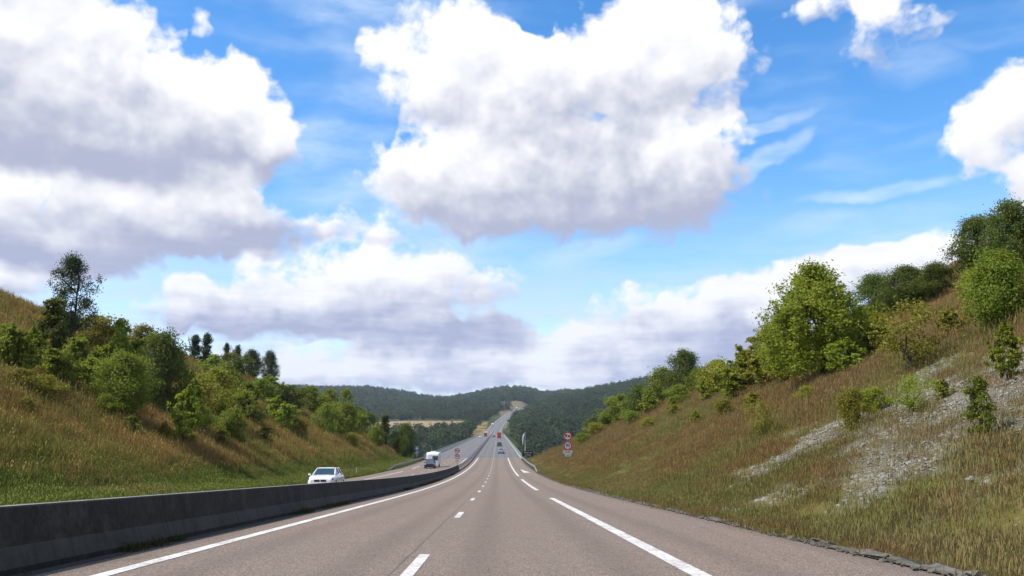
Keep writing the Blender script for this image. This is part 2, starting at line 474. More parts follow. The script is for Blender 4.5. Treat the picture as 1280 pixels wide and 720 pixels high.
def mat_ground():
    m, nb, bs = mat_new('ground_soil_and_turf')
    P = ground_mask_nodes(nb)
    x, y, z = nb.sep(P)
    n1 = nb.noise(P, .07, 5, .6); n2 = nb.noise(P, .45, 5, .6); n3 = nb.noise(P, 5.0, 5, .65)
    dry = nb.mix(nb.mapr(n2, .35, .65), (.14, .095, .034), (.22, .155, .055))
    dry = nb.mix(nb.mapr(n3, .3, .7), nb.mix(.5, dry, (.06, .05, .02)), dry)
    grn = nb.mix(nb.mapr(n2, .35, .65), (.075, .088, .020), (.125, .135, .030))
    col = nb.mix(nb.mapr(n1, .40, .56), dry, grn)
    # greener strip beside the left carriageway
    vl = nb.math('MULTIPLY', nb.mapr(x, -26, -23, 0, 1), nb.mapr(x, -16, -15, 1, 0))
    col = nb.mix(nb.math('MULTIPLY', vl, .9), col, grn)
    # chalk scree on the right hand slope
    q = nb.vec('MULTIPLY', nb.vec('SUBTRACT', P, (SCREE[0], SCREE[1], 0)), (1 / SCREE[2], 1 / SCREE[3], 0))
    scr = nb.math('MULTIPLY_ADD', nb.math('SUBTRACT', nb.noise(P, .5, 5, .65), .5), 2.6, nb.math('SUBTRACT', 1.0, nb.vec('LENGTH', q)))
    chalk = nb.mix(nb.mapr(nb.noise(P, 7, 4, .7), .35, .65), (.085, .078, .056), (.18, .17, .14))
    col = nb.mix(nb.mapr(scr, -.05, .6, 0, .92), col, chalk)
    # beyond the valley: meadows and forest floor; one ploughed field on the left
    fld = nb.math('MULTIPLY', nb.math('MULTIPLY', nb.mapr(x, -62, -56, 1, 0), nb.mapr(y, 1000, 1010, 0, 1)), nb.mapr(y, 1480, 1500, 1, 0))
    farc = nb.mix(nb.mapr(n1, .4, .6), (.028, .045, .014), (.06, .075, .02))
    emb = nb.math('MULTIPLY', nb.math('MULTIPLY', nb.mapr(x, -52, -40, 0, 1), nb.mapr(x, -17, -16, 1, 0)), nb.math('MULTIPLY', nb.mapr(y, 800, 840, 0, 1), nb.mapr(y, 1350, 1500, 1, 0)))
    farc = nb.mix(nb.math('MULTIPLY', emb, nb.mapr(nb.noise(P, .03, 4, .6), .38, .55)), farc, (.26, .18, .06))
    emb2 = nb.math('MULTIPLY', nb.math('MULTIPLY', nb.mapr(x, 4, 5, 0, 1), nb.mapr(x, 60, 90, 1, 0)), nb.math('MULTIPLY', nb.mapr(y, 1150, 1250, 0, 1), nb.mapr(y, 2150, 2250, 1, 0)))
    farc = nb.mix(nb.math('MULTIPLY', emb2, .8), farc, (.17, .13, .075))
    farc = nb.mix(fld, farc, nb.mix(nb.mapr(nb.noise(nb.vec('MULTIPLY', P, (.2, .02, 0)), 1.0, 3, .5), .35, .65), (.22, .155, .085), (.30, .22, .13)))
    col = nb.mix(nb.mapr(y, 330, 420, 0, 1), col, farc)
    nb.put(bs.inputs['Base Color'], col)
    bs.inputs['Roughness'].default_value = .95; bs.inputs['Specular IOR Level'].default_value = .1
    b = nb.new('ShaderNodeBump'); b.inputs['Strength'].default_value = .8; b.inputs['Distance'].default_value = .12
    nb.put(b.inputs['Height'], nb.noise(P, 3.5, 6, .7)); nb.put(bs.inputs['Normal'], b.outputs[0])
    return m

XMID_ = -1.09
def mat_asphalt(name, ca, cb, patch):
    m, nb, bs = mat_new(name)
    geo = nb.new('ShaderNodeNewGeometry'); P = geo.outputs['Position']
    fine = nb.noise(P, 38, 3, .7); mid = nb.noise(P, 2.2, 5, .6)
    lng = nb.noise(nb.vec('MULTIPLY', P, (1.1, .035, 1)), 1.0, 4, .55)
    big = nb.noise(nb.vec('MULTIPLY', P, (.25, .03, 1)), 1.0, 3, .5)
    col = nb.mix(nb.mapr(lng, .3, .7), ca, cb)
    col = nb.mix(nb.mapr(big, .42, .58, 0, .85), col, patch)
    col = nb.mix(nb.mapr(mid, .3, .7, 0, .22), col, tuple(c * .7 for c in ca))
    # stone chippings
    vo = nb.new('ShaderNodeTexVoronoi'); nb.put(vo.inputs['Vector'], P); nb.put(vo.inputs['Scale'], 60.0)
    sp = nb.sep(vo.outputs['Color'])[0]
    col = nb.mix(nb.mapr(sp, .1, .9, .1, .8), col, nb.mix(nb.mapr(sp, .5, .51), tuple(c * .45 for c in ca), tuple(min(1, c * 1.7) for c in cb)))
    # two wheel tracks in each lane, polished a little darker
    x, y, z = nb.sep(P)
    tr = nb.math('ABSOLUTE', nb.math('SUBTRACT', nb.math('PINGPONG', nb.math('ADD', x, 1.10 - 1.8 + 36), 1.8), .95))
    wt = nb.mapr(tr, .05, .5, .28, 0, 'SMOOTHSTEP')
    col = nb.mix(wt, col, tuple(c * .62 for c in ca))
    # tar seams across the lanes and along the lane joint
    jn = nb.math('ABSOLUTE', nb.math('ADD', nb.math('SUBTRACT', x, XMID_ - .22), nb.math('MULTIPLY', nb.math('SUBTRACT', nb.noise(nb.vec('MULTIPLY', P, (0, .6, 0)), 1.0, 3, .6), .5), .06)))
    col = nb.mix(nb.mapr(jn, .008, .022, .55, 0), col, tuple(c * .35 for c in ca))
    oil = nb.noise(nb.vec('MULTIPLY', P, (1.6, .35, 0)), 1.0, 5, .7)
    col = nb.mix(nb.mapr(oil, .60, .72, 0, .35), col, tuple(c * .5 for c in ca))
    nb.put(bs.inputs['Base Color'], col)
    nb.put(bs.inputs['Roughness'], nb.mapr(mid, .3, .7, .78, .92))
    bs.inputs['Specular IOR Level'].default_value = .25
    b = nb.new('ShaderNodeBump'); b.inputs['Strength'].default_value = .6; b.inputs['Distance'].default_value = .012
    nb.put(b.inputs['Height'], nb.math('ADD', vo.outputs['Distance'], fine)); nb.put(bs.inputs['Normal'], b.outputs[0])
    return m

def mat_paint():
    m, nb, bs = mat_new('road_marking_paint')
    geo = nb.new('ShaderNodeNewGeometry'); P = geo.outputs['Position']
    n = nb.noise(P, 14, 6, .75); n2 = nb.noise(P, 1.3, 4, .6)
    w = nb.mapr(nb.math('MULTIPLY_ADD', n2, .45, n), .60, .86)
    nb.put(bs.inputs['Base Color'], nb.mix(w, (.70, .69, .66), (.34, .31, .28)))
    bs.inputs['Roughness'].default_value = .7
    return m

def mat_barrier():
    # grimy cast concrete; flared foot painted paler for the sky light its slope catches
    m, nb, bs = mat_new('weathered_barrier_concrete')
    geo = nb.new('ShaderNodeNewGeometry'); P = geo.outputs['Position']
    x, y, z = nb.sep(P)
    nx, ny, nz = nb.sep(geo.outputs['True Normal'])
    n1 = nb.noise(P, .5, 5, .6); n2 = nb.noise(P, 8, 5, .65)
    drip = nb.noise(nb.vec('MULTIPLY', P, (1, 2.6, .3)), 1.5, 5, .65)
    grime_shade = nb.mix(nb.mapr(n1, .3, .7), (.013, .0135, .011), (.036, .036, .030))  # steep upper face: grime, with its lack of sky light painted in
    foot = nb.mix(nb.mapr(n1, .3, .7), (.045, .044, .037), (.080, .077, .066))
    col = nb.mix(nb.mapr(nb.math('MULTIPLY_ADD', n2, .06, nz), .24, .30), grime_shade, foot)
    col = nb.mix(nb.mapr(nz, .8, .9), col, (.24, .235, .21))  # upward top face painted pale, a sunlit edge put into the colour
    col = nb.mix(nb.mapr(drip, .48, .70, 0, .6), col, (.022, .022, .02))
    col = nb.mix(nb.mapr(n2, .4, .75, 0, .25), col, (.10, .098, .088))
    col = nb.mix(nb.mapr(nb.noise(P, 1.7, 6, .7), .52, .68, 0, .55), col, (.085, .083, .066))
    jt = nb.math('ABSOLUTE', nb.math('SUBTRACT', nb.math('FRACT', nb.math('MULTIPLY', y, .16)), .5))
    col = nb.mix(nb.mapr(jt, .001, .004, .85, 0), col, (.008, .008, .007))
    nb.put(bs.inputs['Base Color'], col); bs.inputs['Roughness'].default_value = .92
    bp = nb.new('ShaderNodeBump'); bp.inputs['Strength'].default_value = .5; bp.inputs['Distance'].default_value = .02
    nb.put(bp.inputs['Height'], nb.noise(P, 22, 5, .7)); nb.put(bs.inputs['Normal'], bp.outputs[0])
    return m

def mat_concrete(name, a, b_, stain=.5):
    m, nb, bs = mat_new(name)
    geo = nb.new('ShaderNodeNewGeometry'); P = geo.outputs['Position']
    n1 = nb.noise(P, .6, 5, .6); n2 = nb.noise(P, 9, 5, .65)
    drip = nb.noise(nb.vec('MULTIPLY', P, (1, 3.5, .35)), 1.6, 5, .65)
    col = nb.mix(nb.mapr(n1, .3, .7), a, b_)
    col = nb.mix(nb.mapr(drip, .45, .7, 0, stain), col, tuple(c * .4 for c in a))
    col = nb.mix(nb.mapr(n2, .35, .7, 0, .3), col, tuple(c * .6 for c in a))
    nb.put(bs.inputs['Base Color'], col); bs.inputs['Roughness'].default_value = .9
    bp = nb.new('ShaderNodeBump'); bp.inputs['Strength'].default_value = .35; bp.inputs['Distance'].default_value = .02
    nb.put(bp.inputs['Height'], nb.noise(P, 22, 5, .7)); nb.put(bs.inputs['Normal'], bp.outputs[0])
    return m

SCREE = (12.6, 22.0, 5.6, 12.5)
M_ground = mat_ground()
M_asph = mat_asphalt('pinkish_worn_asphalt', (.150, .113, .087), (.182, .139, .107), (.142, .118, .098))
M_deck = mat_asphalt('grey_viaduct_asphalt', (.108, .105, .100), (.130, .127, .121), (.118, .110, .103))
M_paint = mat_paint()
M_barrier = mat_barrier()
M_kerb = mat_concrete('kerb_concrete', (.10, .093, .078), (.17, .158, .13), .75)
M_viacon = mat_concrete('viaduct_concrete', (.34, .33, .31), (.42, .41, .39), .35)
M_galv = simple_mat('galvanised_steel', (.22, .23, .23), .5, .55, .2, 2.0)
M_parapet = simple_mat('grey_green_parapet_steel', (.22, .27, .26), .5, .3, .12, 1.0)

terrain_me.materials.append(M_ground)
terrain = tag(link('terrain', terrain_me), kind='structure')

# ------------------------------------------------------------------ carriageways
def strip(name, x0, x1, y0, y1, mat, lift=0.0, nx=2, step=2.0, skew=None, parent=None, kind='structure'):
    """sheet lying on the road surface between lateral offsets x0..x1 (may be functions of Y)"""
    ny = max(2, int((y1 - y0) / step) + 1)
    Y = np.linspace(y0, y1, ny)
    a = x0(Y) if callable(x0) else np.full(ny, float(x0)); b = x1(Y) if callable(x1) else np.full(ny, float(x1))
    t = np.linspace(0, 1, nx)
    X = a[:, None] * (1 - t) + b[:, None] * t
    YY = np.repeat(Y[:, None], nx, 1)
    Z = surf_z(X, YY) + lift
    V = np.stack([X + road_x(YY), YY, Z], -1).reshape(-1, 3)
    i = np.arange(ny * nx).reshape(ny, nx)
    q = np.stack([i[:-1, :-1], i[:-1, 1:], i[1:, 1:], i[1:, :-1]], -1).reshape(-1, 4)
    o = link(name, mesh_np(name, V, q, True), mat, parent)
    if kind: tag(o, kind=kind)
    return o

strip('road', XC, XR, -30, VIA0, M_asph, 0, 12, 1.5)
strip('road', XL, XC, -30, VIA0, M_asph, 0, 12, 1.5)
strip('road', XC, XR, VIA0 + .35, VIA1, M_deck, .012, 6, 5)
strip('road', XL, XC, VIA0 + .35, VIA1, M_deck, .012, 6, 5)
strip('road', XC, XR, VIA1, 2080, M_deck, 0.004, 6, 8)
strip('road', XL, XC, VIA1, 2080, M_deck, 0.004, 6, 8)

XLINE, XMID, XRLINE = -4.78, -1.09, 2.44
OL, OM, OR = -7.5, -11.05, -14.6             # the oncoming carriageway
def lane_line(x, w, y0, y1, step=2.0): return strip('lane_marking', x - w / 2, x + w / 2, y0, y1, M_paint, .018 if y0 > VIA0 else .006, 2, step)
lane_line(XLINE, .22, -20, 850); lane_line(XLINE, .25, 850, 2060, 8)
for k in range(-1, 64):
    ys = 10.06 + 13 * k
    lane_line(XMID, .16, ys, ys + 3.0, 1.5)
# right edge: long dashes, then unbroken from the viaduct on
lane_line(XRLINE, .24, -14, 39.0); lane_line(XRLINE, .24, 53.0, 87.0); lane_line(XRLINE, .24, 100.5, 850); lane_line(XRLINE, .25, 850, 2060, 8)
lane_line(OL, .22, -20, 850); lane_line(OL, .25, 850, 2060, 8)
for k in range(-1, 64):
    ys = 6.0 + 13 * k
    lane_line(OM, .16, ys, ys + 3.0, 1.5)
for (a, b) in ((-10, 28), (42, 80), (94, 132), (146, 160)): lane_line(OR, .24, a, b)
lane_line(OR, .24, 170, 850); lane_line(OR, .25, 850, 2060, 8)
# painted taper on the hard shoulder before the viaduct
strip('lane_marking', 3.55, lambda Y: 3.55 + .95 * (136 - Y) / 18, 118, 136, M_paint, .0065, 3, 2)
# bridge joints
for (a, b) in ((XC + .4, XR), (XL, XC - .4)):
    strip('expansion_joint', a, b, VIA0 - .1, VIA0 + .6, M_galv, .02, 6, .3)
# ------------------------------------------------------------------ foliage materials
def mat_leaf(name, ca, cb, cc, trans=.3):
    m = bpy.data.materials.new(name); m.use_nodes = True
    m.node_tree.nodes.clear(); nb = NB(m.node_tree)
    out = nb.new('ShaderNodeOutputMaterial')
    oi = nb.new('ShaderNodeObjectInfo'); at_ = nb.new('ShaderNodeAttribute', attribute_name='tint')
    geo = nb.new('ShaderNodeNewGeometry')
    col = nb.mix(at_.outputs['Fac'], ca, cb)
    col = nb.mix(nb.mapr(nb.noise(geo.outputs['Position'], .9, 3, .6), .45, .7, 0, .7), col, cc)
    if name.startswith('forest'):      # patchwork of darker and lighter stands
        col = nb.mix(nb.mapr(nb.noise(geo.outputs['Position'], .011, 4, .6), .44, .66, 0, .7), col, (.060, .088, .022))
    hs = nb.new('ShaderNodeHueSaturation')
    nb.put(hs.inputs['Hue'], nb.mapr(oi.outputs['Random'], 0, 1, .485, .515))
    nb.put(hs.inputs['Value'], nb.mapr(oi.outputs['Random'], 0, 1, *((.5, 1.6) if name.startswith('forest') else (.8, 1.2)))); nb.put(hs.inputs['Color'], col)
    d = nb.new('ShaderNodeBsdfPrincipled'); nb.put(d.inputs['Base Color'], hs.outputs[0])
    d.inputs['Roughness'].default_value = .6; d.inputs['Specular IOR Level'].default_value = .25
    tr = nb.new('ShaderNodeBsdfTranslucent'); nb.put(tr.inputs['Color'], nb.mix(.5, hs.outputs[0], (.20, .24, .02), 'MIX'))
    mx = nb.new('ShaderNodeMixShader'); mx.inputs[0].default_value = trans
    nb.l.new(d.outputs[0], mx.inputs[1]); nb.l.new(tr.outputs[0], mx.inputs[2]); nb.l.new(mx.outputs[0], out.inputs[0])
    return m
LEAF = {
    'dark':   mat_leaf('dark_green_leaves', (.052, .080, .014), (.112, .15, .026), (.14, .165, .028), .44),
    'mid':    mat_leaf('mid_green_leaves', (.135, .185, .019), (.22, .275, .032), (.27, .28, .034), .52),
    'bright': mat_leaf('bright_green_leaves', (.20, .255, .022), (.31, .365, .038), (.36, .365, .038), .54),
    'olive':  mat_leaf('olive_yellow_leaves', (.20, .195, .022), (.30, .28, .035), (.33, .27, .038), .48),
    'blue':   mat_leaf('blue_green_needles', (.026, .042, .018), (.055, .080, .030), (.05, .08, .025), .25),
    'forest': mat_leaf('forest_leaves', (.011, .025, .013), (.028, .052, .020), (.042, .070, .02), .2),
}
M_bark = simple_mat('bark', (.075, .058, .042), .9, 0, .3, 6, .6, 18)

# ------------------------------------------------------------------ tree meshes
def leaf_quads(cen, nrm, size, r):
    """one slightly bent diamond leaf per centre"""
    n = len(cen)
    t = r.normal(size=(n, 3)); t -= (t * nrm).sum(1)[:, None] * nrm; t /= np.linalg.norm(t, axis=1)[:, None] + 1e-9
    b = np.cross(nrm, t)
    L = size[:, None] * t; Wd = size[:, None] * .55 * b
    v = np.stack([cen - L, cen - Wd + .12 * size[:, None] * nrm, cen + L, cen + Wd + .12 * size[:, None] * nrm], 1).reshape(-1, 3)
    return v, np.arange(4 * n).reshape(n, 4)

def tree_meshes(name, h, rad, nclump, per, leaf, seed, form='round', trunk_frac=.18, lean=0.0):
    """returns (trunk mesh, crown mesh); root at the origin, height h metres, crown radius rad"""
    r = np.random.default_rng(seed); rr = random.Random(seed)
    tb = MB(); tips = []
    def limb(p, d, ln, r0, lvl):
        pts = [p]; q = p.copy(); dd = d.copy(); k = 4
        for i in range(k):
            dd = (dd + Vector((rr.gauss(0, .16), rr.gauss(0, .16), rr.gauss(.05, .1)))).normalized()
            q = q + dd * ln / k; pts.append(q.copy())
        tb.tube(pts, [r0 * (1 - .75 * i / k) for i in range(k + 1)], 5 if lvl else 7, False)
        tips.extend(pts[2:])
        return pts
    base_h = h * trunk_frac
    tr = limb(Vector((0, 0, -.25)), Vector((lean, 0, 1)), h * (.82 if form in ('tall', 'spire') else .66 if form == 'feather' else .5), .022 * h + .012, 0)
    for i in range(9):
        p = tr[1 + i % 4] if form != 'round' else tr[i % 3 + 1]
        a = rr.uniform(0, 6.28); el = rr.uniform(.35, 1.1) if form != 'feather' else rr.uniform(.8, 1.25)
        d = Vector((math.cos(a) * math.cos(el), math.sin(a) * math.cos(el), math.sin(el)))
        limb(p, d, h * rr.uniform(.22, .42), .010 * h + .004, 1)
    trunk = tb.mesh(name + '_trunk')
    # clump centres
    cs = []; tries = 0
    lob = [(rr.uniform(0, 6.28), rr.uniform(.3, .95), rr.uniform(.55, 1.1)) for _ in range(7)]
    while len(cs) < nclump and tries < nclump * 40:
        tries += 1
        u = r.uniform(); a = r.uniform(0, 2 * math.pi)
        z = base_h * .6 + (h - base_h * .6) * u
        if form == 'round': prof = math.sin(math.pi * min(1, .12 + .86 * u)) ** .55
        elif form == 'tall': prof = math.sin(math.pi * min(1, .10 + .86 * u ** .8)) ** .8
        elif form == 'spire': prof = (1.02 - u) ** .75 * (.65 + .35 * math.sin(u * 17))
        elif form == 'column': prof = .75 + .25 * math.sin(u * 9 + seed)
        elif form == 'feather': prof = (math.sin(math.pi * min(1, .16 + .60 * u)) ** .6) * max(.2, 1.08 - .8 * u ** 2) if h < 5 else (math.sin(math.pi * min(1, .2 + .5 * u)) ** .6) * max(.16, 1.12 - .95 * u ** 1.7)
        else: prof = .8
        bump = 1.0 + .62 * max(-.75, mnoise.noise(Vector((math.cos(a) * 1.6, math.sin(a) * 1.6, u * 3.2 + seed))) * 1.6)
        for (la, lu, ls) in lob:
            dd = abs((a - la + math.pi) % (2 * math.pi) - math.pi)
            if dd < .6 and abs(u - lu) < .16: bump *= 1 + .18 * ls
        rho = rad * prof * bump * (r.uniform() ** .38)
        cs.append((math.cos(a) * rho + lean * z, math.sin(a) * rho, z))
    cs = np.array(cs)
    nbody = len(cs)
    if form == 'feather':       # long upright shoots carry loose leaves above the body of the crown
        sh = []; sb = MB()
        for i in range(int(nclump * (.16 if h < 5 else .3))):
            a = r.uniform(0, 2 * math.pi); ro = rad * r.uniform(.05, .95)
            top = h * (1.10 - .60 * (ro / rad) ** 1.1 - r.uniform(0, .22))
            x0, y0 = math.cos(a) * ro, math.sin(a) * ro; kx, ky = r.normal(0, .10, 2) + np.array([math.cos(a), math.sin(a)]) * .16
            L_ = h * r.uniform(.18, .30)
            sb.tube([(x0, y0, top - L_), (x0 + kx * L_ * .4, y0 + ky * L_ * .4, top - L_ * .5), (x0 + kx * L_, y0 + ky * L_, top)], [.004 * h, .003 * h, .0015 * h], 4, False)
            for k in range(9):
                t_ = k / 8; sh.append((x0 + kx * L_ * t_, y0 + ky * L_ * t_, top - L_ * (1 - t_)))
        cs = np.concatenate([cs, np.array(sh)])
        tb.poly(sb.v, sb.f, True); trunk = tb.mesh(name + '_trunk')
    nc = len(cs)
    csz = (rad * (.15 if form != 'feather' else .10)) * r.uniform(.6, 1.3, nc)
    csz[nbody:] *= .42
    ctint = np.clip(r.normal(.42, .22, nc), 0, 1)
    ci = np.repeat(np.arange(nc), np.where(np.arange(nc) < nbody, per, max(4, per // 3)))
    off = r.normal(size=(len(ci), 3)) * csz[ci][:, None] * np.array([1, 1, .75])
    cen = cs[ci] + off
    cen[:, 2] = np.maximum(cen[:, 2], .03)
    nrm = cen - np.array([0, 0, h * .45]); nrm /= np.linalg.norm(nrm, axis=1)[:, None] + 1e-6
    nrm = nrm * .7 + r.normal(size=nrm.shape) * .75 + np.array([0, 0, .35]); nrm /= np.linalg.norm(nrm, axis=1)[:, None] + 1e-6
    v, f = leaf_quads(cen, nrm, leaf * r.uniform(.6, 1.25, len(cen)), r)
    crown = mesh_np(name + '_crown', v, f)
    at_ = crown.attributes.new('tint', 'FLOAT', 'FACE')
    at_.data.foreach_set('value', np.clip(ctint[ci] + r.normal(0, .13, len(cen)), 0, 1).astype(np.float32))
    return trunk, crown

FORMS = {}
def form(key, *a, **k): FORMS[key] = (a[0], a[1], tree_meshes(key, *a, **k))
form('round_a', 3.2, 1.75, 130, 46, .105, 1, 'round', .10)
form('round_b', 3.6, 1.7, 150, 42, .11, 2, 'round', .10)
form('round_c', 2.6, 1.6, 110, 44, .10, 3, 'round', .06)
form('sapling_a', 3.4, .95, 80, 34, .105, 4, 'tall', .12)
form('sapling_b', 3.0, 1.05, 80, 32, .11, 5, 'feather', .1)
form('airy_tree', 10.0, 2.3, 260, 50, .12, 6, 'tall', .22)
form('feather_tree', 7.5, 3.2, 320, 58, .105, 7, 'feather', .12)
form('dense_tree', 6.0, 2.6, 250, 72, .115, 8, 'round', .16)
form('dense_tree_b', 6.5, 2.9, 260, 72, .12, 9, 'tall', .14)
form('column', 5.0, .95, 130, 46, .13, 10, 'column', .05)
form('pine', 5.0, 1.35, 130, 44, .11, 11, 'spire', .15)
form('thin_tree', 3.6, 1.9, 70, 30, .10, 12, 'round', .38)

# materials are chosen per object, so each crown copy links its material to the object
def set_mat(o, m):
    if not o.data.materials: o.data.materials.append(m)
    o.material_slots[0].link = 'OBJECT'; o.material_slots[0].material = m

def plant(name, key, pos, height, leafmat, label, cat, group=None, wide=1.0, rz=None, sink=.05):
    H, RAD, (tm, cm) = FORMS[key]
    s = height / H
    root = empty(name, pos - Vector((0, 0, sink)), (0, 0, random.uniform(0, 6.28) if rz is None else rz))
    root.scale = (s * wide, s * wide, s)
    tag(root, label, cat, group)
    t = link('trunk', tm, None, root); set_mat(t, M_bark)
    c = link('crown', cm, None, root); set_mat(c, LEAF[leafmat])
    return root

def plant_px(name, key, px, py_base, h_px, w_px, leafmat, label, cat, group=None, **k):
    """plant whose foot is seen at (px, py_base) and which is h_px tall and w_px wide in the photograph"""
    pos = ray_ground(px, py_base)
    if pos is None or pos.y > 330:       # the sight line passes over the crest: step down until it meets the bank
        for kk in range(1, 40):
            q = ray_ground(px, py_base + kk)
            if q is not None and q.y < 330: pos = q; h_px += kk * .6; break
    if pos is None: print('line DROPPED', label); return None
    s = px_per_m(pos)
    height = h_px / s
    H, RAD, _ = FORMS[key]
    wide = (w_px / s) / (2 * RAD * 1.12) / (height / H)
    return plant(name, key, pos, height, leafmat, label, cat, group, wide=min(2.2, max(.45, wide)), **k)

ANCHORS = {'left': [(62, 440, 'the dark column-shaped shrub'), (84, 400, 'the tall airy tree'), (150, 500, 'the large deep green bush'), (205, 480, 'the tall dark green bush'),
                    (232, 530, 'the bright yellow-green sapling'), (270, 500, 'the rounded olive bush'), (325, 465, 'the two dark crest trees'), (417, 590, 'the white car'),
                    (432, 500, 'the small bright crest tree'), (480, 535, 'the narrow dark tree'), (507, 555, 'the round dark valley tree'), (362, 498, 'the dark bush above the white car')],
           'right': [(1028, 420, 'the big feathery tree'), (858, 460, 'the dark round crest tree'), (953, 525, 'the thin olive tree'), (1142, 420, 'the wide yellow-olive tree'),
                     (1250, 370, 'the large glossy bush'), (776, 512, 'the lowest dark crest bush'), (709, 560, 'the round road signs'), (1140, 500, 'the wide bright scree bush'), (1228, 520, 'the tall scree sapling')]}
USED = set()
def scrub_label(px, py, key, m, side):
    look = {'olive': 'olive', 'mid': 'green', 'bright': 'bright green', 'dark': 'dark'}[m] + (' loose' if 'sapling' in key else ' rounded')
    for (ax, ay, nm) in sorted(ANCHORS[side], key=lambda q: math.hypot(q[0] - px, q[1] - py)):
        dx, dy = px - ax, py - ay
        v = 'below' if dy > 14 else 'above' if dy < -14 else ''
        h = 'left' if dx < -12 else 'right' if dx > 12 else ''
        rel = (v + ' and ' + h + ' of' if v and h else h + ' of' if h else (v or 'beside'))
        lab = 'small %s scrub bush %s %s' % (look, rel, nm)
        if lab not in USED: break
    USED.add(lab)
    return lab
# left bank: photograph x, y of the foot, height and width in pixels
for a in [
    ('birch_tree', 'airy_tree', 84, 428, 106, 50, 'blue', 'tall airy dark tree rising above the crest of the left bank', 'tree'),
    ('ivy_shrub', 'column', 62, 456, 80, 32, 'dark', 'dark green column-shaped shrub just left of the tall airy tree', 'shrub'),
    ('leafy_bush', 'sapling_b', 12, 466, 56, 44, 'mid', 'green leafy bush at the far left edge of the left bank', 'bush'),
    ('leafy_bush', 'sapling_b', 38, 462, 50, 40, 'bright', 'bright green bush between the left picture edge and the column-shaped shrub', 'bush'),
    ('leafy_bush', 'sapling_b', 96, 470, 48, 44, 'bright', 'bright green leafy bush at the foot of the tall airy tree', 'bush'),
    ('leafy_bush', 'round_c', 124, 442, 44, 62, 'olive', 'yellow-green rounded bush on the crest right of the tall airy tree', 'bush'),
    ('sapling', 'sapling_a', 148, 462, 62, 30, 'bright', 'upright bright sapling above the big deep green bush', 'sapling'),
    ('leafy_bush', 'dense_tree', 150, 522, 76, 76, 'mid', 'large deep green bush standing lowest in the middle of left bank', 'bush'),
    ('leafy_bush', 'dense_tree', 200, 520, 98, 62, 'dark', 'tall dark green bush right of the large deep green one', 'bush'),
    ('leafy_bush', 'sapling_b', 122, 488, 50, 40, 'bright', 'light green leafy bush left above the large deep green bush', 'bush'),
    ('leafy_bush', 'round_b', 176, 452, 42, 50, 'olive', 'olive bush on the crest behind the tall dark green bush', 'bush'),
    ('sapling', 'sapling_b', 232, 556, 68, 44, 'bright', 'bright yellow-green sapling reaching furthest down the brown grass slope', 'sapling'),
    ('leafy_bush', 'round_a', 268, 524, 58, 56, 'olive', 'rounded olive green bush right of the bright yellow-green sapling', 'bush'),
    ('sapling', 'sapling_a', 266, 474, 30, 28, 'bright', 'small bright sapling just below the pair of dark pines', 'sapling'),
    ('pine_tree', 'pine', 243, 446, 26, 24, 'blue', 'left one of the pair of dark pines on the left crest', 'pine'),
    ('pine_tree', 'pine', 257, 446, 29, 24, 'blue', 'right, taller one of the pair of dark pines on left crest', 'pine'),
    ('pine_tree', 'pine', 282, 452, 24, 15, 'blue', 'smallest dark pine on the left crest, alone mid row', 'pine'),
    ('pine_tree', 'pine', 296, 462, 28, 18, 'blue', 'dark pine on the left crest, third from its right end', 'pine'),
    ('pine_tree', 'dense_tree_b', 314, 474, 34, 26, 'blue', 'dark bushy tree second from the right end of the left crest row', 'tree'),
    ('pine_tree', 'dense_tree_b', 336, 482, 40, 22, 'blue', 'dark tree ending the row on the left crest against the sky', 'tree'),
    ('leafy_bush', 'round_a', 288, 474, 30, 52, 'dark', 'wide dark bush below the row of pines', 'bush'),
    ('leafy_bush', 'round_b', 326, 506, 30, 36, 'mid', 'mid green bush below the last dark crest tree', 'bush'),
    ('leafy_bush', 'round_a', 362, 512, 28, 40, 'dark', 'dark green bush on the left bank above the white car', 'bush'),
    ('leafy_bush', 'round_b', 386, 516, 30, 44, 'mid', 'green bush right of the dark one above the white car', 'bush'),
    ('leafy_bush', 'sapling_b', 305, 528, 34, 38, 'mid', 'loose green bush halfway up the bank left of the white car', 'bush'),
    ('leafy_bush', 'round_c', 290, 552, 38, 44, 'mid', 'low green bush in brown grass between the olive bush and white car', 'bush'),
    ('leafy_bush', 'sapling_b', 345, 530, 32, 34, 'bright', 'bright loose bush straight above and left of the white car', 'bush'),
    ('leafy_bush', 'round_a', 408, 544, 36, 32, 'mid', 'green bush on the bank directly above the white car roof', 'bush'),
    ('leafy_bush', 'round_b', 432, 548, 40, 32, 'mid', 'rounded green bush right above the white car', 'bush'),
    ('sapling', 'airy_tree', 432, 514, 32, 20, 'bright', 'small bright tree standing up against the far forest ridge', 'tree'),
    ('leafy_bush', 'sapling_b', 449, 548, 30, 20, 'bright', 'narrow bright bush near the lower end of the left bank', 'bush'),
    ('leafy_bush', 'round_a', 462, 544, 26, 24, 'dark', 'dark bush between the narrow bright bush and the narrow dark tree', 'bush'),
    ('pine_tree', 'column', 480, 552, 34, 14, 'dark', 'narrow dark tree near the valley end of the left bank', 'tree'),
    ('dark_tree', 'dense_tree', 507, 569, 38, 26, 'dark', 'round dark green tree at the valley end of left bank', 'tree'),
]:
    a = list(a); k_ = 1.12 if a[1] == 'pine' else 1.0
    a[4] *= 1.03 * k_; a[5] *= 1.0 * k_
    plant_px(*a, group='bushes and trees on the left bank')
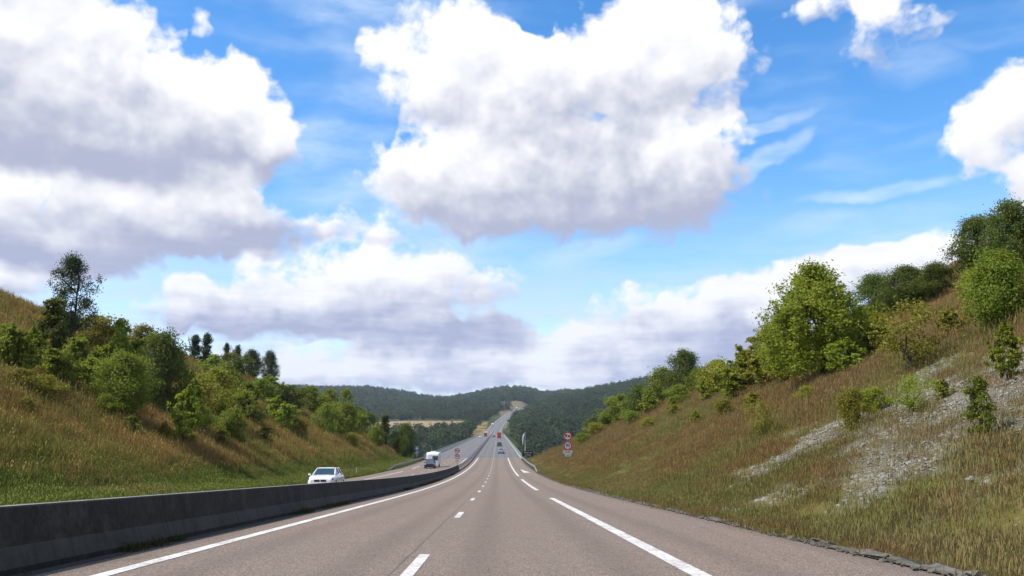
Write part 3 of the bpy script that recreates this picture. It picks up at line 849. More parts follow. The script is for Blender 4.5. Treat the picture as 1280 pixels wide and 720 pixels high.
for i, (px, py, h, w, k, m) in enumerate([(30, 520, 22, 26, 'round_c', 'olive'), (165, 545, 26, 22, 'sapling_b', 'mid'), (330, 558, 26, 22, 'sapling_b', 'olive'),
        (205, 552, 24, 20, 'sapling_b', 'olive'), (375, 545, 22, 24, 'round_c', 'olive'), (350, 506, 24, 30, 'round_c', 'mid'), (310, 506, 30, 30, 'sapling_b', 'bright'),
        (236, 500, 36, 32, 'sapling_b', 'bright'), (250, 540, 30, 30, 'round_c', 'mid'), (402, 520, 24, 30, 'round_c', 'olive'), (420, 526, 22, 26, 'round_c', 'mid'),
        (216, 470, 34, 34, 'round_b', 'olive'), (70, 480, 34, 40, 'round_c', 'olive'), (20, 490, 28, 44, 'round_c', 'olive'), (275, 560, 22, 22, 'sapling_b', 'olive'), (440, 560, 18, 18, 'round_c', 'olive'),
        (365, 530, 24, 26, 'sapling_b', 'bright'), (30, 472, 50, 44, 'sapling_b', 'bright'), (78, 486, 44, 44, 'round_b', 'mid'), (110, 492, 46, 40, 'sapling_b', 'bright'), (135, 476, 46, 40, 'sapling_b', 'bright'), (168, 470, 46, 36, 'sapling_b', 'mid'), (242, 516, 40, 30, 'sapling_b', 'bright'), (300, 520, 34, 34, 'sapling_b', 'bright'), (50, 500, 30, 46, 'round_c', 'olive'), (335, 500, 30, 34, 'sapling_b', 'bright'), (60, 478, 44, 40, 'sapling_b', 'bright'), (182, 480, 60, 40, 'sapling_b', 'bright'),
        (280, 500, 44, 44, 'round_a', 'mid'), 
        (355, 540, 36, 30, 'sapling_b', 'bright'), (420, 545, 30, 26, 'sapling_b', 'bright'), (470, 556, 22, 22, 'round_b', 'mid'), (495, 566, 24, 20, 'round_a', 'dark'), (446, 536, 26, 28, 'round_b', 'mid'),
        (8, 440, 34, 40, 'round_b', 'mid'), (412, 512, 26, 28, 'round_b', 'mid'), (318, 536, 28, 30, 'round_c', 'mid'), (130, 520, 26, 30, 'round_c', 'mid')]):
    plant_px('scrub_bush', k, px, py, h, w, m, scrub_label(px, py, k, m, 'left'), 'bush', 'small scrub on the left bank')
# right bank
for a in [
    ('ash_tree', 'feather_tree', 1026, 474, 142, 150, 'bright', 'big light green tree with feathery top on the right bank', 'tree'),
    ('leafy_bush', 'sapling_b', 962, 484, 72, 70, 'olive', 'yellow-green bush leaning left beside the big feathery tree', 'bush'),
    ('leafy_bush', 'sapling_b', 930, 492, 56, 54, 'bright', 'lowest and leftmost light green bush beside the big feathery tree', 'bush'),
    ('leafy_bush', 'feather_tree', 986, 478, 92, 80, 'bright', 'green shrub forming the left shoulder of the big feathery tree', 'bush'),
    ('dark_tree', 'dense_tree', 856, 486, 50, 44, 'dark', 'dark round tree on the right crest against the sky', 'tree'),
    ('leafy_bush', 'round_a', 873, 490, 28, 26, 'mid', 'small green bush at the right foot of the dark round tree', 'bush'),
    ('leafy_bush', 'round_b', 828, 504, 42, 46, 'mid', 'green bush left of the dark round tree on the crest', 'bush'),
    ('leafy_bush', 'round_a', 776, 524, 30, 44, 'mid', 'dark bush lowest on the right crest, nearest the valley', 'bush'),
    ('leafy_bush', 'round_b', 800, 514, 32, 36, 'dark', 'dark green bush between the two lower crest bushes on right', 'bush'),
    ('sapling', 'sapling_a', 841, 520, 24, 14, 'bright', 'tiny bright sapling on the slope below the dark round tree', 'sapling'),
    ('leafy_bush', 'round_c', 900, 492, 40, 50, 'olive', 'olive bush between the dark round tree and light green bushes', 'bush'),
    ('hawthorn', 'thin_tree', 953, 548, 48, 44, 'olive', 'small thin olive tree with dark stem alone in the brown grass', 'tree'),
    ('hawthorn', 'thin_tree', 1142, 464, 88, 96, 'olive', 'wide yellow-olive tree with bare stem right of the feathery tree', 'tree'),
    ('leafy_bush', 'dense_tree_b', 1096, 404, 60, 60, 'dark', 'leftmost dark bush of the hedge along the right crest', 'bush'),
    ('leafy_bush', 'dense_tree', 1135, 390, 56, 60, 'dark', 'second dark bush of the hedge along the right crest', 'bush'),
    ('leafy_bush', 'dense_tree_b', 1172, 374, 44, 50, 'dark', 'third and smallest dark bush of the hedge on the right crest', 'bush'),
    ('dark_tree', 'dense_tree', 1226, 346, 74, 66, 'dark', 'dark spreading tree on the crest at the upper right', 'tree'),
    ('dark_tree', 'dense_tree_b', 1272, 350, 98, 70, 'dark', 'tallest dark tree cut off by the right picture edge', 'tree'),
    ('leafy_bush', 'dense_tree', 1252, 412, 96, 84, 'mid', 'large glossy green bush at the right edge below the dark trees', 'bush'),
    ('leafy_bush', 'sapling_b', 1262, 474, 72, 46, 'mid', 'loose green bush at the right edge above the chalk scree', 'bush'),
    ('leafy_bush', 'round_c', 1066, 538, 50, 36, 'olive', 'low yellow-green bush at the left tip of the chalk scree', 'bush'),
    ('leafy_bush', 'round_c', 1092, 518, 32, 40, 'bright', 'spreading bright bush above the left tip of the scree', 'bush'),
    ('leafy_bush', 'thin_tree', 1142, 520, 52, 58, 'bright', 'wide bright bush with bare stems in the middle of the chalk scree', 'bush'),
    ('sapling', 'sapling_a', 1228, 552, 82, 40, 'mid', 'tall loose green sapling standing low on the chalk scree', 'sapling'),
]:
    plant_px(*a, group='bushes and trees on the right bank')
for i, (px, py, h, w, k, m) in enumerate([(1010, 505, 22, 26, 'round_c', 'olive'), (905, 520, 20, 24, 'round_c', 'olive'), (870, 530, 16, 18, 'sapling_b', 'olive'),
        (1180, 500, 26, 26, 'sapling_b', 'olive'), (812, 536, 14, 20, 'round_c', 'olive'), (745, 545, 16, 24, 'round_c', 'olive'), (1190, 420, 34, 40, 'sapling_b', 'olive'),
        (1215, 380, 40, 40, 'round_c', 'olive'), (940, 512, 22, 24, 'sapling_b', 'olive'), (790, 530, 16, 22, 'round_c', 'mid'), (757, 534, 16, 22, 'round_c', 'mid'), (728, 556, 14, 24, 'round_c', 'mid'), (885, 500, 26, 34, 'sapling_b', 'bright'), (850, 506, 24, 34, 'round_b', 'mid'), (812, 516, 22, 30, 'sapling_b', 'bright'), (788, 522, 22, 30, 'round_c', 'mid'), (760, 530, 20, 30, 'sapling_b', 'mid'), (918, 500, 30, 36, 'sapling_b', 'bright'), (742, 540, 18, 26, 'round_b', 'dark'), (1060, 470, 46, 50, 'sapling_b', 'bright'), (1100, 440, 44, 40, 'sapling_b', 'olive')]):
    plant_px('scrub_bush', k, px, py, h, w, m, scrub_label(px, py, k, m, 'right'), 'bush', 'small scrub on the right bank')
# ------------------------------------------------------------------ scattered ground cover, forest (uncountable)
def scatter_group(name, coll):
    g = bpy.data.node_groups.new(name, 'GeometryNodeTree')
    g.interface.new_socket('Geometry', in_out='INPUT', socket_type='NodeSocketGeometry')
    g.interface.new_socket('Geometry', in_out='OUTPUT', socket_type='NodeSocketGeometry')
    nb = NB(g)
    gi = nb.new('NodeGroupInput'); go = nb.new('NodeGroupOutput')
    ci = nb.new('GeometryNodeCollectionInfo'); ci.inputs['Collection'].default_value = coll
    ci.inputs['Separate Children'].default_value = True; ci.inputs['Reset Children'].default_value = True
    iop = nb.new('GeometryNodeInstanceOnPoints')
    nb.l.new(gi.outputs[0], iop.inputs['Points']); nb.l.new(ci.outputs[0], iop.inputs['Instance'])
    iop.inputs['Pick Instance'].default_value = True
    ai = nb.new('GeometryNodeInputNamedAttribute', data_type='INT'); ai.inputs[0].default_value = 'pick'
    ar = nb.new('GeometryNodeInputNamedAttribute', data_type='FLOAT_VECTOR'); ar.inputs[0].default_value = 'rot'
    as_ = nb.new('GeometryNodeInputNamedAttribute', data_type='FLOAT_VECTOR'); as_.inputs[0].default_value = 'scl'
    nb.l.new(ai.outputs[0], iop.inputs['Instance Index'])
    nb.l.new(ar.outputs[0], iop.inputs['Rotation']); nb.l.new(as_.outputs[0], iop.inputs['Scale'])
    nb.l.new(iop.outputs[0], go.inputs[0])
    return g

def scatter(name, pts, rot, scl, meshes, label, cat):
    coll = bpy.data.collections.new(name + '_sources')
    for i, me in enumerate(meshes):
        coll.objects.link(bpy.data.objects.new('%s_%02d' % (me.name, i), me))
    me = bpy.data.meshes.new(name)
    me.vertices.add(len(pts)); me.vertices.foreach_set('co', np.asarray(pts, np.float32).ravel())
    a = me.attributes.new('pick', 'INT', 'POINT'); a.data.foreach_set('value', rng.integers(0, len(meshes), len(pts)).astype(np.int32))
    a = me.attributes.new('rot', 'FLOAT_VECTOR', 'POINT'); a.data.foreach_set('vector', np.asarray(rot, np.float32).ravel())
    a = me.attributes.new('scl', 'FLOAT_VECTOR', 'POINT'); a.data.foreach_set('vector', np.asarray(scl, np.float32).ravel())
    o = link(name, me)
    m = o.modifiers.new('scatter', 'NODES'); m.node_group = scatter_group(name + '_scatter', coll)
    return tag(o, label, cat, kind='stuff')

def mat_grass(name, dry_a, dry_b, grn_a, grn_b, lo, hi, seed):
    m = bpy.data.materials.new(name); m.use_nodes = True
    m.node_tree.nodes.clear(); nb = NB(m.node_tree)
    out = nb.new('ShaderNodeOutputMaterial'); geo = nb.new('ShaderNodeNewGeometry'); P = nb.vec('ADD', geo.outputs['Position'], (seed, 0, 0))
    at_ = nb.new('ShaderNodeAttribute', attribute_name='tint')
    n1 = nb.noise(P, .07, 5, .6); n2 = nb.noise(P, .5, 4, .6)
    dry = nb.mix(at_.outputs['Fac'], dry_a, dry_b); grn = nb.mix(at_.outputs['Fac'], grn_a, grn_b)
    w = nb.mapr(nb.math('MULTIPLY_ADD', nb.math('SUBTRACT', n2, .5), .35, n1), lo, hi)
    col = nb.mix(w, dry, grn)
    d = nb.new('ShaderNodeBsdfPrincipled'); nb.put(d.inputs['Base Color'], col); d.inputs['Roughness'].default_value = .7; d.inputs['Specular IOR Level'].default_value = .15
    tr = nb.new('ShaderNodeBsdfTranslucent'); nb.put(tr.inputs['Color'], col)
    mx = nb.new('ShaderNodeMixShader'); mx.inputs[0].default_value = .3
    nb.l.new(d.outputs[0], mx.inputs[1]); nb.l.new(tr.outputs[0], mx.inputs[2]); nb.l.new(mx.outputs[0], out.inputs[0])
    return m

def tuft(name, n, spread, h, w, mat, seed, droop=.35, heads=0):
    r = np.random.default_rng(seed)
    V = []; F = []; tint = []
    for i in range(n):
        p = r.normal(size=2) * spread; a = r.uniform(0, 6.28); hh = h * r.uniform(.45, 1.15)
        d = np.array([math.cos(a), math.sin(a)]); s = np.array([-d[1], d[0]]) * w * r.uniform(.7, 1.3)
        b = d * hh * droop * r.uniform(.1, 1.2)
        o = len(V)
        V += [(*(p - s), -.03), (*(p + s), -.03), (*(p + b * .35 + s * .8), hh * .6), (*(p + b * .35 - s * .8), hh * .6), (*(p + b), hh)]
        V += [(*(p + b), hh)]
        F += [(o, o + 1, o + 2, o + 3), (o + 3, o + 2, o + 4, o + 5)]; t = r.uniform(); tint += [t, t]
        if i < heads:
            o = len(V); q = p + b; e = w * 1.7
            V += [(q[0] - e, q[1], hh - .02), (q[0], q[1] - e, hh + .05), (q[0] + e, q[1], hh + .02), (q[0], q[1] + e, hh + .10)]
            F += [(o, o + 1, o + 2, o + 3)]; tint += [1.0]
    me = mesh_np(name, V, F)
    at_ = me.attributes.new('tint', 'FLOAT', 'FACE'); at_.data.foreach_set('value', np.array(tint[:len(me.polygons)], np.float32))
    me.materials.append(mat)
    return me

def sample_area(n, x0, x1, y0, y1, dens):
    """points on the terrain, thinned with distance from the camera"""
    X = rng.uniform(x0, x1, n); Y = rng.uniform(y0, y1, n)
    k = rng.uniform(size=n) < dens(X, Y)
    X, Y = X[k], Y[k]
    return X, Y, terrain_z(X, Y)
def rots(n, tilt=.12): return np.stack([rng.normal(0, tilt, n), rng.normal(0, tilt, n), rng.uniform(0, 6.28, n)], -1)

MG_dry_l = mat_grass('dry_rust_grass', (.215, .130, .037), (.37, .245, .076), (.125, .132, .026), (.26, .24, .05), .45, .60, 0)
MG_dry_r = mat_grass('dry_brown_grass', (.165, .092, .036), (.30, .185, .075), (.115, .122, .030), (.25, .235, .068), .50, .64, 60)
MG_green = mat_grass('verge_grass', (.13, .115, .025), (.25, .21, .055), (.075, .110, .017), (.17, .20, .034), .36, .50, 120)
tall_l = [tuft('dry_tuft', 50, .27, .55, .010, MG_dry_l, 20 + i, .4, 10) for i in range(4)]
tall_r = [tuft('brown_tuft', 70, .24, .20, .0042, MG_dry_r, 30 + i, .45, 9) for i in range(4)]
short = [tuft('green_tuft', 40, .20, .16, .008, MG_green, 40 + i, .6, 5) for i in range(4)]
MG_low = mat_grass('low_olive_grass', (.16, .125, .05), (.29, .23, .095), (.115, .12, .032), (.22, .205, .06), .42, .58, 200)
low_t = [tuft('low_tuft', 60, .22, .13, .0045, MG_low, 50 + i, .7, 6) for i in range(4)]

def dist_w(X, Y, near, ref): return np.clip((ref / np.hypot(X, Y)) ** near, .0, 1)
# left bank: tall rusty grass above a mown green verge
X, Y, Z = sample_area(150000, -95, -20.8, 22, 250, lambda X, Y: dist_w(X, Y, 1.3, 60) * S(-22.4, -26, X) * (.55 + .45 * S(-.3, .3, fbm2(X / 5, Y / 5, 9))))
n = len(X); s = rng.uniform(.6, 1.35, n) * (1 + .5 * fbm2(X / 6, Y / 6, 12)) * (1 + .35 * S(60, 160, np.hypot(X, Y)))
scatter('dry_grass', np.stack([X, Y, Z], -1), rots(n), np.stack([s * 1.15, s * 1.15, s], -1), tall_l, 'tall rusty dry grass covering the left bank', 'grass')
X, Y, Z = sample_area(80000, -29, -17.9, 18, 215, lambda X, Y: dist_w(X, Y, 1.2, 60) * (1 - S(-23.2, -27, X)))
n = len(X); s = rng.uniform(.6, 1.4, n) * (1 + .35 * S(60, 160, np.hypot(X, Y)))
scatter('verge_grass', np.stack([X, Y, Z], -1), rots(n), np.stack([s * 1.2, s * 1.2, s], -1), short, 'short green verge grass beside the oncoming carriageway', 'grass')
# right bank
def scree_f(X, Y): return 1 - np.hypot((X - SCREE[0]) / SCREE[2], (Y - SCREE[1]) / SCREE[3]) + 1.15 * fbm2(X / 1.6, Y / 2.4, 21)
X, Y, Z = sample_area(230000, 6.35, 75, 5, 215, lambda X, Y: dist_w(X, Y, 1.2, 34) * (1 - .60 * S(-.1, .6, scree_f(X, Y))) * (.5 + .5 * S(-.3, .25, fbm2(X / 3.5, Y / 3.5, 10))))
n = len(X); s = rng.uniform(.5, 1.35, n) * (1 + .5 * fbm2(X / 5, Y / 5, 13)) * (.45 + .55 * S(6.3, 11, X)) * (1 - .55 * S(-.1, .3, scree_f(X, Y))) * (1 + .4 * S(50, 140, np.hypot(X, Y)))
scatter('brown_grass', np.stack([X, Y, Z], -1), rots(n), np.stack([s * 1.2, s * 1.2, s], -1), tall_r, 'brown and yellow grass covering the right bank', 'grass')
X, Y, Z = sample_area(120000, 6.0, 22, 5, 190, lambda X, Y: dist_w(X, Y, 1.3, 26) * (1 - .9 * S(-.1, .35, scree_f(X, Y))) * (.35 + .65 * S(0, .3, fbm2(X / 4, Y / 4, 14))))
n = len(X); s = rng.uniform(.6, 1.4, n)
scatter('low_grass', np.stack([X, Y, Z], -1), rots(n), np.stack([s, s, s], -1), low_t, 'low olive brown grass at the foot of the right bank', 'grass')

# chalk stones on the scree, gravel along the kerb
M_chalk = simple_mat('chalk_stone', (.22, .21, .178), .95, 0, .35, 9)
M_gravel = simple_mat('dusty_gravel', (.12, .11, .09), .95, 0, .4, 9)
def stone(seed, mat=M_chalk):
    bm = bmesh.new(); bmesh.ops.create_icosphere(bm, subdivisions=1, radius=.5)
    r = random.Random(seed)
    for v in bm.verts: v.co = Vector((v.co.x * r.uniform(.7, 1.2), v.co.y * r.uniform(.7, 1.2), v.co.z * r.uniform(.4, .8)))
    me = bpy.data.meshes.new('chalk_stone'); bm.to_mesh(me); bm.free(); me.materials.append(mat); return me
X, Y, Z = sample_area(60000, SCREE[0] - 7, SCREE[0] + 8, SCREE[1] - 16, SCREE[1] + 18, lambda X, Y: S(-.2, .7, scree_f(X, Y)))
n = len(X); s = np.clip(rng.lognormal(-2.75, .5, n), .025, .3)
scatter('chalk_stones', np.stack([X, Y, Z], -1), rots(n, .5), np.stack([s, s, s], -1), [stone(i) for i in range(5)], 'pale chalk stones scattered on the bare right slope', 'stones')

Xg = XR - .10 + np.abs(rng.normal(0, .26, 2600)); Yg = 4 + 115 * rng.uniform(size=2600) ** 1.5
sg_ = np.clip(rng.lognormal(-3.1, .5, 2600), .02, .16)
scatter('gravel', np.stack([Xg, Yg, surf_z(Xg, Yg) + .02], -1), rots(2600, .5), np.stack([sg_] * 3, -1), [stone(i + 20, M_gravel) for i in range(3)], 'loose gravel and broken concrete along the right hand kerb', 'gravel')

# far forest on both sides of the valley
def forest_crown(seed, h=13.0, rad=4.6):
    t, c = tree_meshes('forest', h, rad, 46, 9, .85, seed, 'round', .12)
    c.materials.append(LEAF['forest'])
    return c
crowns = [forest_crown(100 + i, 12 + i % 3 * 2, 4.2 + i % 2 * 1.0) for i in range(6)]
FIELD = None
def forest_ok(X, Y):
    rx = X - road_x(Y)
    clear = np.where(rx > 0, 24 + 0 * Y, 44 - 16 * S(900, 1300, Y))
    near_end = np.where(rx > 0, rx > 14, rx < -30)
    ok = np.where(Y > VIA1 - 60, (rx > XR + 12 + 10 * S(1700, 1950, Y)) | (rx < XL - 16), np.where(rx > XR + 9, True, rx < XL - 9))
    # open field on the left beyond the valley
    fld = (rx < -40) & (Y > 1020 + .15 * rx) & (Y < 1500 - .25 * (rx + 100)) & (rx > -420)
    gap = (Y > 700) & (Y < 1030) & (rx < 0) & (fbm2(X / 90, Y / 90, 31) > -.15)
    return ok & ~fld & ~gap & ~((Y > 1900) & (Y < 2140) & (np.abs(X - 35) < 45))
def forest_pts(n, y0, y1, wid, zmax=None):
    Y = np.sqrt(rng.uniform(y0 ** 2, y1 ** 2, n)); X = rng.uniform(-1, 1, n) * Y * wid
    k = forest_ok(X, Y); X, Y = X[k], Y[k]
    Z = terrain_z(X, Y)
    if zmax is not None:
        k = Z < zmax + .35 * np.maximum(X - 20, 0)
        X, Y, Z = X[k], Y[k], Z[k]
    return X, Y, Z
fx = [forest_pts(2600, 245, 620, .42, -20), forest_pts(5200, 560, 1250, .40), forest_pts(15000, 1250, 3100, .36)]
X, Y, Z = (np.concatenate([f[i] for f in fx]) for i in range(3))
n = len(X); s = rng.uniform(.65, 1.25, n) * (1 + .55 * S(1400, 2600, Y))
scatter('forest', np.stack([X, Y, Z - .5], -1), rots(n, .05), np.stack([s * 1.1, s * 1.1, s], -1), crowns, 'dense dark green forest filling the valley and the far hills', 'forest')
# ------------------------------------------------------------------ road furniture
def sweep(profile, y0, y1, step, xoff=0.0, closed=True, zoff=0.0, zfun=None):
    """profile: list of (x, z) swept along the road; returns MB"""
    n = max(2, int((y1 - y0) / step) + 1)
    mb = MB(); rings = []
    for Y in np.linspace(y0, y1, n):
        rx = float(road_x(Y)); rz = float(surf_z(xoff, Y)) + zoff + (zfun(Y) if zfun else 0)
        rings.append([(xoff + rx + px, Y, rz + pz) for (px, pz) in profile])
    mb.loft(rings, True, False)
    return mb

# concrete median barrier
prof = [(.29, -.1), (.29, .08), (.20, .33), (.105, .79), (.09, .81), (-.09, .81), (-.105, .79), (-.20, .33), (-.29, .08), (-.29, -.1)]
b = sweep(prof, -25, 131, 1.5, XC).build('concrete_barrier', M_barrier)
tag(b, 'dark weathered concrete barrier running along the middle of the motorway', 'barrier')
M_dirt = mat_concrete('gutter_dirt', (.035, .032, .024), (.07, .062, .045), .6)
strip('gutter', XC + .27, lambda Y: XC + .56 + .10 * fbm2(Y / .9, Y * 0, 40), -25, 131, M_dirt, .0035, 3, .5)
MG_weed = mat_grass('gutter_weeds', (.05, .045, .015), (.12, .10, .03), (.025, .04, .01), (.07, .09, .02), .40, .55, 33)
weeds = [tuft('weed_tuft', 18, .10, .16, .008, MG_weed, 60 + i, .6, 0) for i in range(3)]
Yw = rng.uniform(3, 110, 1500); Yw = Yw[fbm2(Yw / 2.2, Yw * 0, 41) > .05]
Xw = XC + .33 + np.abs(rng.normal(0, .07, len(Yw)))
sw = rng.uniform(.3, 1.1, len(Yw))
scatter('weeds', np.stack([Xw, Yw, surf_z(Xw, Yw)], -1), rots(len(Yw)), np.stack([sw] * 3, -1), weeds, 'small weeds growing along the foot of the concrete barrier', 'weeds')

# right hand kerb: rough concrete edge stones half buried in soil and grass
kerb = tag(strip('kerb', XR - .03, XR + .55, -20, 118, M_dirt, .022, 3, 1.0), kind='structure')
kst = []
for i in range(5):
    r_ = random.Random(i); mb = MB()
    mb.box((0, 0, -.12), (.17 + .02 * i, .96, .075))
    me = mb.mesh('kerb_stone'); me.materials.append(M_kerb)
    bm = bmesh.new(); bm.from_mesh(me)
    bmesh.ops.subdivide_edges(bm, edges=bm.edges[:], cuts=2)
    for v in bm.verts: v.co += Vector((r_.gauss(0, .022), r_.gauss(0, .03), r_.gauss(0, .018)))
    bm.to_mesh(me); bm.free(); kst.append(me)
for k in range(112):
    Y = 4.0 + k
    if random.random() < .16: continue
    o = link('kerb_stone', kst[k % 5], None, kerb)
    x = XR + .02 + random.gauss(0, .03)
    o.location = (x, Y, float(surf_z(x, Y)) - .035 + random.gauss(0, .02) - (.055 if random.random() < .4 else 0))
    o.rotation_euler = (random.gauss(-.05, .012), random.gauss(0, .05), random.gauss(0, .02))
Xk = XR + .34 + np.abs(rng.normal(0, .2, 5200)); Yk = 4 + 115 * rng.uniform(size=5200) ** 1.6
sk = rng.uniform(.3, .9, len(Yk)) * (.5 + .9 * S(-.2, .4, fbm2(Yk / 1.7, Yk * 0, 44)))
Zk = np.maximum(surf_z(np.full_like(Yk, XR), Yk), terrain_z(Xk, Yk)) - .02
scatter('edge_grass', np.stack([Xk, Yk, Zk], -1), rots(len(Yk)), np.stack([sk] * 3, -1), low_t[:2] + tall_r[:1], 'ragged grass spilling over the right hand kerb', 'grass')

# steel guardrails
WB = [(0, .43), (.05, .46), (.08, .51), (.03, .56), (.0, .585), (.03, .61), (.08, .66), (.05, .71), (0, .74), (-.012, .74), (-.012, .43)]
def guardrail(label, x, side, y0, y1, posts_to, group=None, end_drop=False, double=False, spacing=4.0):
    root = empty('guardrail', (x + float(road_x(y0)), y0, float(surf_z(x, y0))))
    tag(root, label, 'guardrail', group)
    inv = root.location
    def child(mb, name, mat):
        mb.v = [tuple(Vector(v) - inv) for v in mb.v]; return mb.build(name, mat, root)
    zf = (lambda Y: -.62 * (1 - min(1, (Y - y0) / 9.0))) if end_drop else None
    for s in ((1, -1) if double else (side,)):
        p = [(s * (px + (.10 if double else .04)), pz) for (px, pz) in WB]
        child(sweep(p, y0, y1, 3.0 if y1 < 900 else 8.0, x, zfun=zf), 'beam', M_galv)
    pm = MB(); pm.box((-.05, -.03, -.6), (.04, .03, .70)); pme = pm.mesh('post'); pme.materials.append(M_galv)
    Y = y0 + 2
    while Y < min(y1, posts_to):
        o = link('post', pme, None, root)
        o.location = Vector((x + float(road_x(Y)), Y, float(surf_z(x, Y)) + (zf(Y) if zf else 0))) - inv
        Y += spacing
    return root
guardrail('double steel guardrail along the median, continuing the concrete barrier over the viaduct', XC, 1, 131, 2040, 560, double=True)
guardrail('steel guardrail on the right verge leading onto the viaduct', XR + .22, -1, 119, 200, 200, 'verge guardrails before the viaduct', True)
guardrail('steel guardrail on the left verge leading onto the viaduct', XL - .25, 1, 136, 200, 200, 'verge guardrails before the viaduct', True)

# viaduct
via = empty('viaduct', ((XL + XR) / 2, VIA0, float(road_z(VIA0))))
tag(via, 'long concrete viaduct with steel parapets carrying the motorway over the valley', 'viaduct')
def vchild(mb, name, mat, parent=via, inv=None):
    off = via.location if inv is None else inv
    mb.v = [tuple(Vector(v) - off) for v in mb.v]; return mb.build(name, mat, parent)
rings = []
for Y in np.linspace(VIA0 - 4, VIA1 + 4, 60):
    z = float(road_z(Y))
    rings.append([(XL - .75, Y, z - .02), (XL - .75, Y, z - .75), (-10, Y, z - 1.0), (-9, Y, z - 3.4), (-3, Y, z - 3.4), (-2, Y, z - 1.0), (XR + .75, Y, z - .75), (XR + .75, Y, z - .02),
                  (XR + .3, Y, z + .0), (XC + .6, Y, z - .12), (XC - .6, Y, z - .12), (XL - .3, Y, z - .2)])
mb = MB(); mb.loft(rings, True, False)
mb.v = [(x, y, min(z, float(surf_z(x, y)) - .035)) if abs(x) < 30 else (x, y, z) for (x, y, z) in mb.v]
vchild(mb, 'deck', M_viacon)
for Y in np.arange(VIA0 + 55, VIA1 - 20, 85.0):
    z = float(road_z(Y)); g = float(terrain_z(-6.0, Y)) - 1.0
    mb = MB(); mb.loft([[(-6 + sx * w, Y + sy * .9, zz_) for sx, sy in ((-1, -1), (1, -1), (1, 1), (-1, 1))] for (zz_, w) in ((g, 2.2), (z - 8, 2.2), (z - 3.41, 2.9))], True, False)
    vchild(mb, 'pier', M_viacon)
for (x, s) in ((XR + .28, 1), (XL - .28, -1)):
    mb = sweep([(-.22, -.05), (.40, -.05), (.40, .16), (-.22, .14)], VIA0 - 3, VIA1 + 3, 8, x)
    par = vchild(mb, 'parapet', M_viacon)
    for zr_, hh in ((.42, .12), (.68, .12), (1.0, .16)):
        rl = sweep([(-.05, zr_ - hh / 2), (.05, zr_ - hh / 2), (.05, zr_ + hh / 2), (-.05, zr_ + hh / 2)], VIA0 - 3, VIA1 + 3, 8, x)
        vchild(rl, 'rail', M_parapet, par)
    pm = MB(); pm.poly([(s*.02,-.05,.15),(s*.22,-.05,.15),(s*.10,-.05,1.05),(s*.055,-.05,1.05),(s*.02,.05,.15),(s*.22,.05,.15),(s*.10,.05,1.05),(s*.055,.05,1.05)],
            [(0,1,2,3),(7,6,5,4),(0,4,5,1),(1,5,6,2),(2,6,7,3),(3,7,4,0)])
    pme = pm.mesh('post'); pme.materials.append(M_parapet)
    for Y in np.arange(VIA0 - 2, VIA0 + 320, 2.5):
        o = link('post', pme, None, par); o.location = Vector((x, Y, float(surf_z(x, Y)))) - via.location

# lettering -----------------------------------------------------------
def text_mesh(txt, size, name='lettering', bold=0.0, align='CENTER'):
    cu = bpy.data.curves.new(name, 'FONT'); cu.body = txt; cu.size = size; cu.align_x = align; cu.align_y = 'CENTER'; cu.offset = bold; cu.resolution_u = 3
    o = bpy.data.objects.new(name, cu); C.objects.link(o)
    dg = bpy.context.evaluated_depsgraph_get(); me = bpy.data.meshes.new_from_object(o.evaluated_get(dg))
    bpy.data.objects.remove(o); bpy.data.curves.remove(cu)
    for v in me.vertices: v.co = Vector((v.co.x, 0, v.co.y))
    me.name = name
    return me
M_white = simple_mat('sign_white', (.46, .47, .47), .45, 0, .05)
M_red = simple_mat('sign_red', (.34, .010, .018), .45, 0, .08)
M_black = simple_mat('sign_black', (.012, .012, .014), .5, 0, .1)
M_back = simple_mat('sign_back_grey', (.25, .26, .27), .5, .4, .1)
M_brown = simple_mat('sign_dark_brown', (.020, .013, .010), .5, 0, .1)

def disc(mb, r, y, n=32, r_in=0.0, thick=.0):
    if r_in:
        vs = [(math.cos(2*math.pi*k/n)*q, y, math.sin(2*math.pi*k/n)*q) for q in (r_in, r) for k in range(n)]
        mb.poly(vs, [(k, (k+1) % n, n+(k+1) % n, n+k) for k in range(n)])
    else:
        a = [(math.cos(2*math.pi*k/n)*r, y, math.sin(2*math.pi*k/n)*r) for k in range(n)]
        mb.loft([a, [(p[0], p[1] + thick, p[2]) for p in a]], True, False)

def round_sign(parent, z, rad, kind):
    mb = MB(); disc(mb, rad, 0, 36, 0, .03)
    plate = mb.build('sign_plate', M_white, parent, (0, -.07, z))
    mb = MB(); disc(mb, rad * .985, -.005, 36, rad * .74); mb.build('red_ring', M_red, plate)
    if kind == '90':
        link('lettering', text_mesh('90', rad * 1.05, 'lettering', .012 * rad), M_black, plate, (0, -.006, 0))
    else:       # lorry (red) beside a car (black): no overtaking by lorries
        mb = MB()
        for (x0, z0, x1, z1) in ((-.58, -.10, -.12, .42), (-.50, -.26, -.36, -.10), (-.26, -.26, -.12, -.10)): mb.box((x0*rad, -.009, z0*rad), (x1*rad, -.006, z1*rad))
        mb.build('lorry_symbol', M_red, plate)
        mb = MB()
        for (x0, z0, x1, z1) in ((.04, -.16, .58, .06), (.14, .06, .48, .22), (.06, -.26, .18, -.16), (.44, -.26, .56, -.16)): mb.box((x0*rad, -.009, z0*rad), (x1*rad, -.006, z1*rad))
        mb.build('car_symbol', M_black, plate)
    return plate

